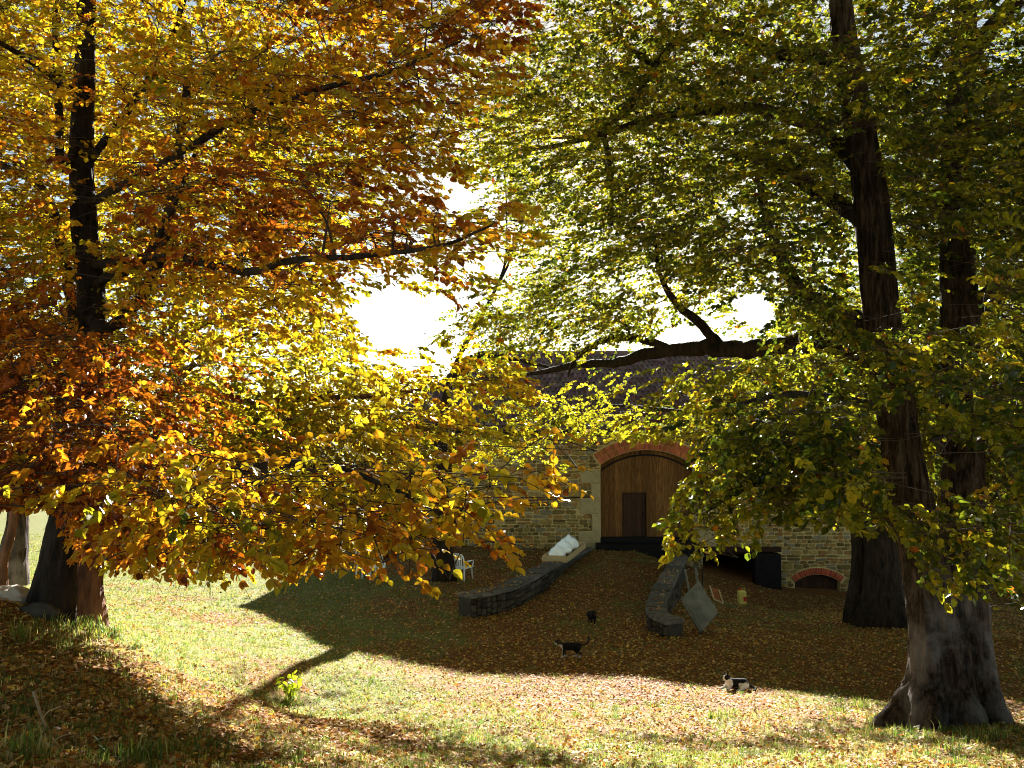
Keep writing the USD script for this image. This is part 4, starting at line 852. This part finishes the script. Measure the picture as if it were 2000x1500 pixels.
C_blobs = [
 (1270,838,21,75,22,1.0,1.7,.3,.1), (1370,830,21,70,40,1.2,1.8,.26,.1), (1330,800,20,60,26,1.0,1.2,.26,.1), (1150,200,15.5,130,90,1.6,1.6,.26,.12), (1120,330,15.6,130,70,1.6,1.6,.25,.12), (1220,450,15,120,80,1.6,1.5,.23,.1), (1090,90,15,110,80,1.6,1.6,.27,.12), (1000,160,15.5,70,80,1.4,1.2,.28,.1), (1300,180,15.5,120,80,1.6,1.3,.24,.12),
 (1180,690,16,90,16,1.2,1.6,.26,.1), (1410,655,14,40,26,1.0,2.4,.22,.1), (1250,640,14.8,60,30,1.2,1.4,.24,.1), (1530,660,12.8,50,24,1.0,2.2,.2,.1), (1230,690,15.6,70,12,1.0,1.2,.25,.1),
 ('sky_block', (7.5, -1.5, 9), (5, 4, 4), 2.6, .2, .1),  # leaves added behind the camera to keep sky light off the scene
 (1400,600,14,60,40,1.4,1.2,.22,.1), (1400,640,13.6,70,24,1.2,1.2,.22,.1), (1240,620,14.8,70,40,1.4,1.8,.22,.1), (1540,610,12.6,50,60,1.2,2.2,.2,.1), (1040,330,14.8,90,60,1.5,2.2,.26,.1), (980,240,15.2,70,80,1.5,1.8,.27,.1), (1050,450,15.2,70,40,1.4,2.0,.25,.1),
 ('sky_block', (6.5, 10, 16), (7, 9, 4), 2.4, .22, .1), ('sky_block', (4.5, 1, 12.5), (6.5, 5, 3), 2.0, .22, .1),  # unseen upper crown, dense so that less sky reaches the shade
 # shaded near side
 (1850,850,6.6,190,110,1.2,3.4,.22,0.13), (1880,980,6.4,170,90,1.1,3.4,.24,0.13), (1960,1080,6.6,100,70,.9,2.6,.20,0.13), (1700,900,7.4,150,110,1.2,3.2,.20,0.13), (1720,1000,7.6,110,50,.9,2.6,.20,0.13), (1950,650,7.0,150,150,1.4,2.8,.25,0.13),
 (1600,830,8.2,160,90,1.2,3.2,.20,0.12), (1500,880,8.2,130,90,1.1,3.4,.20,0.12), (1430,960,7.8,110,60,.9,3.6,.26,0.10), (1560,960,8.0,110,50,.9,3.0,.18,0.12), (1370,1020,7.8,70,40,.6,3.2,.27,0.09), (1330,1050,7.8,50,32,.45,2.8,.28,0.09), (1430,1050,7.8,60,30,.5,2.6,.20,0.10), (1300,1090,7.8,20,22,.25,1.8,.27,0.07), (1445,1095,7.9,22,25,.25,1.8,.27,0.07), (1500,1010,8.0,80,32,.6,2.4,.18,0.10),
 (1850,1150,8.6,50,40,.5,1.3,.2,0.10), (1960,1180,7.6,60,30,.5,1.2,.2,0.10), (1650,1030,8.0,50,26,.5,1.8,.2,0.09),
 (1420,830,9.5,100,70,1.2,3.2,.30,0.09), (1390,760,10.5,120,60,1.4,3.0,.30,0.09), (1400,900,8.6,60,40,.7,3.0,.32,0.08), (1520,740,10.0,150,55,1.4,2.8,.22,0.10),
 # mid crown
 (1650,500,10.0,200,160,2.0,2.6,.21,0.12), (1850,400,9.5,190,200,2.2,2.6,.22,0.13), (1650,250,10.0,220,170,2.2,2.6,.22,0.13), (1880,130,9.5,180,170,2.2,2.6,.24,0.16), (1620,60,10.5,260,130,2.4,2.6,.25,0.16),
 (1480,420,12.5,160,110,2.0,2.4,.21,0.10), (1450,540,12.8,150,60,1.8,2.2,.21,0.10), (1300,440,13.5,160,110,2.0,2.4,.22,0.10), (1420,280,12.8,190,110,2.2,2.4,.24,0.13), (1250,300,13.8,170,110,2.0,2.4,.25,0.13), (1400,110,12.8,210,120,2.4,2.4,.26,0.14), (1180,130,13.8,170,130,2.2,2.4,.28,0.16), (1040,200,14.6,100,120,1.6,2.0,.27,0.13), (1120,380,14.6,110,80,1.6,1.8,.24,0.12), (1200,560,14.5,140,80,1.6,2.2,.22,0.10), (1090,520,15.5,90,70,1.4,2.0,.23,0.10), (1350,500,13.6,100,60,1.5,2.2,.2,0.10),
 (1650,700,10.5,150,90,1.6,2.4,.2,0.12), (1800,600,9.5,160,120,1.6,2.4,.22,0.13), (1960,350,10.5,120,200,2,2.2,.22,0.13), (1100,620,16.5,120,60,1.5,2.2,.25,0.09), (1000,640,17,90,60,1.5,2.0,.26,0.09), (1180,640,15.5,100,40,1.3,1.8,.24,0.09),
 (1820,300,15,240,240,2.5,3.6,.2,0.13), (1820,700,14.5,240,180,2.5,3.6,.2,0.13), (1600,250,16,200,200,2.5,1.8,.2,0.13), (1950,900,13,200,200,2.5,3.6,.2,0.13), (1700,850,13,160,110,2,2.0,.2,0.12), (2200,400,15,250,500,3,3.6,.2,0.13), (1400,250,17,220,180,2.5,1.5,.22,0.13),  # dense leaves on the sun side, placed to darken the crown before them
 (1450,-150,12,500,180,3.5,2.0,.26,0.16), (2150,500,10,180,500,3,2.2,.24,0.13), (2150,1000,8,150,200,2,2.4,.24,0.13),
 # bright hanging sprays before the barn roof
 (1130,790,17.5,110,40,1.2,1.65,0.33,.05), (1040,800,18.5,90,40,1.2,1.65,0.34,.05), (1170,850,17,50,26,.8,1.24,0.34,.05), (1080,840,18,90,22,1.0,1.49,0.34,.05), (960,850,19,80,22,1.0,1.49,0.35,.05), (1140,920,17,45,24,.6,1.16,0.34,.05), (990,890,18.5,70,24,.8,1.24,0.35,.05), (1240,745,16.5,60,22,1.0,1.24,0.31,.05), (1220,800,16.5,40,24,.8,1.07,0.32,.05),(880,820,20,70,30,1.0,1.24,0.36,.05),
]
def clear_lime(p):
    """Keeps the crown off the door and its foot off the yard: the boughs end where the photograph shows them ending."""
    Y = np.maximum(p[:, 1], .1); u = 1000 + p[:, 0] / Y * F; v = 835 - (p[:, 2] - 5) / Y * F
    low_ = np.interp(u, [800, 1100, 1200, 1262, 1290, 1340, 1420, 1480, 1510, 1600, 1760, 1800, 1900, 2000, 2300], [900, 960, 900, 880, 1100, 1095, 1100, 1075, 1025, 1030, 1050, 1190, 1180, 1200, 1250])
    door_ = (u > 1172) & (u < np.interp(v, [860, 900, 960, 1040, 1110], [1335, 1345, 1320, 1262, 1262])) & (v > 862)
    roof_ = (u > 1240) & (u < 1335) & (v > 700) & (v < 790) & (Y > 12)
    nz = .5 + meshkit.noise(np.stack([u / 22, v / 22, Y * 0], -1), 6)
    gap = (((u - 1335) / 45) ** 2 + ((v - 655) / 17) ** 2 < nz) | (((u - 1478) / 36) ** 2 + ((v - 600) / 26) ** 2 < nz)
    tl = np.interp(v, [-100, 80, 250, 420, 600, 800, 960], [1632, 1650, 1680, 1705, 1722, 1750, 1775]); tr_ = np.interp(v, [100, 330, 500, 700, 900], [1880, 1868, 1870, 1875, 1882])
    hole = meshkit.noise(np.stack([u / 75, v / 75, Y * 0], -1), 78)
    bough = np.interp(u, [1060, 1130, 1200, 1270, 1330, 1400, 1470, 1540], [726, 712, 706, 692, 684, 682, 684, 678])
    gap = gap | ((np.abs(v - bough + 4) < 24) & (u > 1090) & (u < 1540) & (Y < 15.8) & (meshkit.noise(np.stack([u / 50, v / 50, Y * 0], -1), 79) < .62))
    gap = gap | ((np.abs(u - tl) < 44) & (v < 980) & (Y < 11.5) & (hole < .42)) | ((np.abs(u - tr_) < 36) & (v < 960) & (Y < 11.5) & (hole < .38))
    return (v < low_) & ~door_ & ~gap & ~roof_
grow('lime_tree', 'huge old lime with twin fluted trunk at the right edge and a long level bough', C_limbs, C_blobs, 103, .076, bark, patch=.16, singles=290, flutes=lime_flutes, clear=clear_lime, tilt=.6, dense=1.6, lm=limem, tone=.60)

# dark clump of stems before the barn on the right
D_limbs = [
 ('trunk', [(1722,1212,22.5), (1722,1150,22.6), (1720,1080,22.7), (1712,980,22.8), (1700,860,23), (1690,740,23.2), (1680,600,23.4)], [.75, .52, .46, .42, .36, .3, .22]),
 ('trunk', [(1672,1200,22.9), (1674,1130,23), (1676,1050,23), (1672,960,23.2), (1660,860,23.4)], [.32, .2, .18, .16, .12]),
 ('limb', [(1700,860,23), (1640,760,22.5), (1580,680,22)], [.2, .16, .08]),
 ('limb', [(1690,740,23.2), (1760,640,23), (1820,560,23)], [.2, .15, .08]),
]
D_blobs = [(1700,960,21,130,45,1.6,2.2,.24,.08), (1560,930,23,130,60,2,2.0,.24,.08), (1900,950,22,160,100,2.5,2.4,.24,.08), (1600,760,22,180,120,2.5,2.2,.24,.08), (1750,620,22.5,200,160,3,2.2,.24,.08), (1560,560,22,160,140,2.5,1.4,.26,.08), (1850,800,22,160,160,2.5,2.0,.26,.08), (1640,900,22,120,50,1.8,1.8,.25,.08)]
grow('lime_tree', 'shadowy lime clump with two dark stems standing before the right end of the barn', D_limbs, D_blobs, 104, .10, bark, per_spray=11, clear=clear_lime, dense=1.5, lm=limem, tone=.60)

# pale green tree left of the barn door, its trunk behind the beech leaves
E_limbs = [
 ('trunk', [(866,1134,26.0), (862,1060,26), (858,960,26), (862,840,26), (872,770,26), (900,690,25.9), (950,600,25.7), (985,520,25.5), (990,440,25.4)], [.42, .32, .28, .2, .13, .08, .06, .04, .02]),
 ('limb', [(880,740,26), (930,695,25), (1000,700,24), (1080,720,23.4)], [.14, .12, .08, .04]),
 ('limb', [(950,600,25.7), (1000,500,25.3), (1030,400,25), (1050,330,24.6)], [.05, .04, .03, .012]),
 ('limb', [(985,520,25.5), (1010,460,25.4), (1050,420,25.2)], [.035, .025, .01]),
 ('limb', [(990,440,25.4), (985,340,25.4), (960,240,25.2)], [.03, .022, .01]),
]
E_blobs = [(1030,520,25,60,50,2.0,2.2,.27,.07), (970,640,25,70,55,2.0,2.2,.27,.07), (1010,590,25,100,40,2.0,2.0,.26,.07), (925,715,25.5,80,32,2.0,1.8,.28,.07), (970,470,25.4,50,36,1.8,1.6,.27,.07), (970,300,25.4,90,90,1.8,1.4,.27,.07), (1040,400,25,60,60,1.8,1.8,.27,.07), (930,200,25.6,90,80,2.0,1.1,.27,.07), (1050,690,24,90,30,1.6,1.0,.28,.07), (960,780,25,90,22,1.4,.9,.31,.07), (840,300,26,50,40,1.4,.6,.28,.07)]
def clear_pale(p):
    Y = np.maximum(p[:, 1], .1); u = 1000 + p[:, 0] / Y * F; v = 835 - (p[:, 2] - 5) / Y * F
    gap = (((u - 765) / 85) ** 2 + ((v - 605) / 66) ** 2 < .3 + 1.3 * meshkit.noise(np.stack([u / 20, v / 20, Y * 0], -1), 9)) | (((u - 905) / 38) ** 2 + ((v - 385) / 26) ** 2 < 1)
    return ~gap
grow('pale_tree', 'slender pale green tree rising behind the gap, trunk behind the beech leaves', E_limbs, E_blobs, 105, .10, bark, per_spray=11, clear=clear_pale, dense=.85)

# slim trunks at the far left
grow('slim_tree', 'thin dark sapling stem leaning at the left edge of the photograph', [('trunk', [(2,1165,11.5), (6,1100,11.6), (24,1030,11.7), (30,960,11.8), (26,860,12)], [.09, .065, .06, .055, .03])], [(-40,880,12.5,120,80,1.4,2,.5,.08)], 106, .085, bark_warm, clear=clear_beech)
grow('sunlit_tree', 'pale brown trunk with sunlit edge at the far left, beyond the sapling', [('trunk', [(24,1100,17), (32,1040,17), (36,980,17.1), (40,880,17.3), (60,760,17.6)], [.30, .22, .2, .18, .12])], [(30,760,17.5,160,120,2.4,2.2,.42,.08), (-120,700,17,160,200,2.4,2,.42,.08)], 107, .10, bark_pale, per_spray=11, clear=clear_beech)

# trees beyond the meadow
def far_tree(base, h, w, seed, hue, label):
    r = np.random.default_rng(seed); t = thing('distant_tree', label, 'tree', base, 'trees beyond the meadow')
    P = np.array([base - [0, 0, .3], base + [r.normal(0, .2), 0, h * .35], base + [r.normal(0, .4), 0, h * .9]])
    obj('trunk', tube(spline(P, 10), [.24, .17, .05], 8), bark, t, smooth=True)
    limbs_ = []
    for i in range(6):
        a = r.uniform(0, 6.28); s = base + [0, 0, h * r.uniform(.3, .6)]; e = s + [math.cos(a) * w * .7, math.sin(a) * w * .7, h * .25]; limbs_.append(tube(spline([s, (s + e) / 2 + [0, 0, .1 * h], e], 6), [.07, .02], 5))
    obj('limbs', limbs_, bark, t)
    n = 60; c = unit(r.normal(size=(n, 3))) * r.random((n, 1)) ** (1 / 2.4) * np.array([w, w, h * .42]) + base + [0, 0, h * .58]
    k = 75; m = n * k; cc = np.repeat(c, k, 0) + r.normal(0, 1, (m, 3)) * np.array([.16 * w, .16 * w, .075 * h])
    hu = np.repeat(hue + r.normal(0, .05, n), k) + r.normal(0, .05, m)
    v, f, cl2 = leaf_mesh(LEAF_FAR, cc, unit(r.normal(size=(m, 3))), unit(r.normal(size=(m, 3)) + [0, 0, 1]), r.uniform(.16, .34, m), np.ones(m), ramp(hu))
    obj('crown', (v, f), leafm, t, color=cl2, kind='stuff')
for i, (x, y, h, w, hue, lab) in enumerate(((-33, 62, 9, 4.2, .42, 'golden rounded tree at the far left beyond the meadow'), (-25, 68, 8.5, 4.0, .34, 'yellow green tree beyond the meadow, left of the beech stems'), (-18, 60, 7.5, 3.6, .45, 'small gold tree beyond the meadow, behind the brown trunk'), (-11.5, 70, 9.5, 4.2, .38, 'taller yellow tree beyond the meadow, right of the forked stem'), (-4.5, 66, 7, 3.5, .36, 'low yellow green tree beyond the left end of the barn'),
        (-41, 75, 10, 4.5, .5, 'orange tinged tree at the outer left beyond the meadow'), (-15.5, 49, 5.4, 3.0, .3, 'low bushy green tree nearest across the meadow'), (30, 75, 9, 5, .36, 'yellow green tree beyond the right end of the barn'), (40, 80, 10, 5, .33, 'green tree farthest right beyond the barn'))):
    far_tree(np.array([x, y, float(gz(x, y))]), h, w, 200 + i, hue, lab)

# ---------------------------------------------------------------- fallen leaves, grass
def scatter(n, x_of=None):
    """Points on the ground in and a little around the view, denser near the camera."""
    Y = 4.2 + 31 * rng.random(n) ** 1.5
    u = rng.uniform(-250, 2250, n); x = (u - 1000) / F * Y
    k = ~((Y > 33.4) & (x > BX0 - .3)); return x[k], Y[k]
n = 230000
x, y = scatter(n); a = litter_amount(x, y)
k = rng.random(len(x)) < a ** 1.25; x, y, a = x[k], y[k], a[k]
zz = gz(x, y) + rng.uniform(.004, .035, len(x)) * (1 + (y > 18) * .3)
m = len(x)
dd = unit(np.stack([rng.normal(size=m), rng.normal(size=m), rng.normal(0, .22, m)], 1)); nr = unit(np.array([0, 0, 1.0]) + rng.normal(0, .36, (m, 3)))
PAL = np.array([(.44, .25, .07), (.38, .155, .028), (.56, .37, .06), (.17, .075, .022), (.52, .37, .17), (.29, .11, .024), (.62, .47, .12)])
pi = rng.choice(7, m, p=[.29, .16, .11, .12, .18, .09, .05]); cols = PAL[pi] * rng.uniform(.65, 1.15, (m, 1))
sz = rng.uniform(.032, .062, m) * (1 + .3 * (y > 16)) 
nearsel = y < 13
parts = [leaf_mesh(LEAF_MID, *(q_[s] for q_ in (np.stack([x, y, zz], 1), dd, nr, sz, np.full(m, 1.0), cols))) if t == 'm' else leaf_mesh(LEAF_FAR, *(q_[s] for q_ in (np.stack([x, y, zz], 1), dd, nr, sz, np.full(m, 1.0), cols))) for t, s in (('m', nearsel), ('f', ~nearsel))]
off = len(parts[0][0])
obj('fallen_leaves', (np.vstack([parts[0][0], parts[1][0]]), np.vstack([parts[0][1], parts[1][1] + off])), litterm, color=np.vstack([parts[0][2], parts[1][2]]), label='tan and orange fallen leaves covering the yard and the lawn', cat='leaf litter', kind='stuff')
print('litter', m)
# leaves on the barn roof and wall caps
m = 1500
uu = rng.normal(1290, 55, m); s = np.abs(rng.normal(0, 1.2, m)); s = s[:]; xx = (uu - 1000) / F * 35
k = (s < 4.5) & (xx < ex1); xx, s = xx[k], s[k]; m = len(xx)
P = np.array([0, ey, EZ]) + xx[:, None] * [1, 0, 0] + s[:, None] * tdir + tn * .09
v, f, c = leaf_mesh(LEAF_FAR, P, unit(rng.normal(size=(m, 3)) * [1, 1, .5]), unit(tn + rng.normal(0, .35, (m, 3))), rng.uniform(.06, .12, m), np.ones(m), PAL[rng.choice([1, 3, 5, 5], m)] * rng.uniform(.5, 1, (m, 1)) * [1, .8, .8])
obj('roof_leaves', (v, f), litterm, color=c, label='brown fallen leaves gathered on the tiles above the barn door', cat='leaf litter', kind='stuff')
# leaves lying on the wall caps
for path, w_, lab in ((lw, .24, 'fallen leaves lying along the cap of the long left wall'), (rw, .2, 'fallen leaves lying on the short curved wall end')):
    Q = spline(path, 200); m = 260; i_ = rng.integers(0, 200, m)
    if path is rw: i_ = np.clip((np.abs(rng.normal(.75, .3, m)) * 200).astype(int), 0, 199)
    P = Q[i_] + np.stack([rng.uniform(-w_, w_, m), rng.normal(0, .1, m), rng.uniform(.015, .035, m)], 1)
    v, f, c = leaf_mesh(LEAF_FAR, P, unit(rng.normal(size=(m, 3)) * [1, 1, .15]), unit(np.array([0, 0, 1]) + rng.normal(0, .3, (m, 3))), rng.uniform(.05, .09, m), np.ones(m), PAL[rng.choice(7, m)] * rng.uniform(.6, 1, (m, 1)))
    obj('wall_leaves', (v, f), litterm, color=c, label=lab, cat='leaf litter', kind='stuff')
# grass: instanced tufts
def tuft(r, n, h, tone):
    V, Fc, C = [], [], []
    for i in range(n):
        b = np.array([r.normal(0, .05), r.normal(0, .05), -.01]); a = r.uniform(0, 6.28); lean = r.uniform(.1, .7); hh = h * r.uniform(.5, 1.2); w = r.uniform(.0022, .0042) * (1 + h * 3)
        d = np.array([math.cos(a), math.sin(a), 0]); s = np.array([-d[1], d[0], 0])
        p1 = b + d * lean * hh * .35 + [0, 0, hh * .6]; p2 = b + d * lean * hh + [0, 0, hh * (1 - .3 * lean)]
        V += [b - s * w, b + s * w, p1 + s * w * .8, p1 - s * w * .8, p2]; o = i * 5; Fc += [(o, o + 1, o + 2), (o, o + 2, o + 3), (o + 3, o + 2, o + 4)]
        C += [np.array(tone[r.integers(len(tone))]) * r.uniform(.7, 1.25)] * 5
    return np.array(V), np.array(Fc), np.array(C)
TONES = [[(.10, .15, .025), (.16, .19, .04), (.28, .25, .09)], [(.24, .24, .07), (.34, .29, .12), (.13, .16, .035)], [(.05, .10, .02), (.09, .15, .025)]]
def grass(name, label, pts, scale, protos_spec, which):
    pi_ = UsdGeom.PointInstancer.Define(stage, '/World/' + name); rel = pi_.CreatePrototypesRel()
    for i, (nb, h, tone) in enumerate(protos_spec):
        v, f, c = tuft(np.random.default_rng(300 + i + nb), nb, h, tone)
        pth = f'/World/{name}/tuft' + (f'_{i:03d}' if i else '')
        pr = usdkit.mesh(stage, pth, (v, f), grassm); pr.CreateDoubleSidedAttr(True)
        UsdGeom.PrimvarsAPI(pr).CreatePrimvar('tint', Sdf.ValueTypeNames.Color3fArray, 'vertex').Set(Vt.Vec3fArray.FromNumpy(c.astype(np.float32)))
        rel.AddTarget(pth)
    m_ = len(pts); th = rng.uniform(0, 2 * np.pi, m_)
    pi_.CreatePositionsAttr(Vt.Vec3fArray.FromNumpy(pts.astype(np.float32)))
    pi_.CreateOrientationsAttr(Vt.QuathArray([Gf.Quath(float(math.cos(t / 2)), 0.0, 0.0, float(math.sin(t / 2))) for t in th]))
    pi_.CreateScalesAttr(Vt.Vec3fArray.FromNumpy(np.repeat(scale[:, None], 3, 1).astype(np.float32)))
    pi_.CreateProtoIndicesAttr(Vt.IntArray.FromNumpy(which.astype(np.int32)))
    tag(pi_.GetPrim(), label, 'grass', None, 'stuff'); print(name, m_)
x, y = scatter(80000); a = litter_amount(x, y)
k = rng.random(len(x)) < np.clip(1.12 - a, .22, 1) * (1 - .35 * ((y < 11) & (x < -2))); x, y, a = x[k], y[k], a[k]
bank = 1 / (1 + np.exp((x + 2.5) / .6)) * (y < 11)
sc = rng.uniform(.4, .95, len(x)) * (1 + .25 * bank * (rng.random(len(x)) < .5)) * np.where(y > 18, 1.15, 1)
grass('grass', 'short pale green grass of the lawn and the bank', np.stack([x, y, gz(x, y)], 1), sc,
      [(16, .075, TONES[0]), (16, .07, TONES[1]), (14, .09, TONES[0]), (16, .06, TONES[1]), (12, .11, TONES[2])], rng.choice(5, len(x), p=[.25, .28, .17, .24, .06]))
# taller tufts: foot of the trunks, bank edge
tp = []
for (u, v, s, n_) in ((1660,1392,40,26), (1400,1408,30,8), (1750,1420,60,30), (1850,1450,80,26), (240,1490,30,16), (290,1480,30,14), (200,1240,30,24), (160,1230,40,22), (60,1240,60,20), (120,1250,50,20), (560,1375,18,14), (350,1470,60,10), (60,1480,60,10), (1940,1440,40,16)):
    for _ in range(n_):
        p = on_ground(u + rng.normal(0, s * .6), v + rng.normal(0, s * .22)); tp.append(p)
tp = np.array(tp)
grass('tall_grass', 'longer green grass tufts at the tree feet and along the bank', tp, rng.uniform(.6, 1.3, len(tp)), [(12, .15, TONES[2]), (12, .18, TONES[0]), (12, .14, [(.2, .22, .03), (.28, .27, .05)])], rng.choice(3, len(tp)))
# bright seedling in the shade of the trunk's shadow
pb = on_ground(566, 1372)
sd = thing('seedling', 'bright yellow green leafy seedling in the dappled grass at centre left', 'plant', pb)
r = np.random.default_rng(55)
for i in range(9):
    a = r.uniform(0, 6.28); e = pb + [math.cos(a) * .16, math.sin(a) * .16, r.uniform(.15, .34)]
    obj('stem', tube(spline([pb, (pb + e) / 2 + [0, 0, .08], e], 6), [.004, .002], 4), twigm, sd)
    for j in range(5):
        t = .3 + .17 * j; b = pb * (1 - t) + e * t + [0, 0, .05]
        v, f, c = leaf_mesh(LEAF_NEAR, b[None], unit(r.normal(size=(1, 3))), unit(r.normal(0, .5, (1, 3)) + [0, 0, 1]), np.array([.085]), np.ones(1), np.array([[.22, .30, .02]]))
        obj('leaf', (v, f), leafm, sd, color=c)
# sticks and stones on the bank
for (pts, rad, lab) in (([(66,1352,6.4), (80,1395,6.0), (100,1440,5.6), (132,1500,5.2)], .012, 'long pale dead stem slanting across the bottom left corner'), ([(88,1487,5.4), (100,1500,5.3), (110,1512,5.2)], .014, 'short pale stick end at the bottom left edge'), ([(150,1390,6.6), (120,1440,6.0), (60,1490,5.6)], .005, 'thin grey twig crossing the long pale stem')):
    P = np.array([at(*p) for p in pts]); P[:, 2] = np.maximum(P[:, 2], gz(P[:, 0], P[:, 1]) + .03)
    s_ = thing('stick', lab, 'stick', P[0]); Q = spline(P, 16)
    obj('stem', tube(Q, np.linspace(rad, rad * .6, 16), 7, .1, 3), palewood if rad > .01 else twigm, s_, smooth=True)
    obj('side_twig', tube(spline([Q[6], Q[6] + [.05, -.02, .06], Q[6] + [.13, 0, .09]], 6), [rad * .4, rad * .2], 5), palewood if rad > .01 else twigm, s_)
for (u, v, Y, s, lab) in ((8,1172,10.6,.30,'pale sunlit rock at the left edge of the bank'), (22,1098,15.5,.42,'sunlit pale boulder beside the far left trunk'), (76,1190,10.2,.20,'mossy rounded stone at the foot of the dark leaning trunk')):
    p = at(u, v, Y); p[2] = float(gz(p[0], p[1])) + s * .15
    m = trimesh.creation.icosphere(3, 1.0); vv = np.array(m.vertices) * np.array([1.2, .9, .6]) * s; vv *= (1 + .5 * (meshkit.fbm(np.array(m.vertices) * 1.7 + s * 20, 4, 5) - .5))[:, None]
    obj('rock', (vv + p, m.faces), rockm if s > .25 else tarm, smooth=True, label=lab, cat='rock')
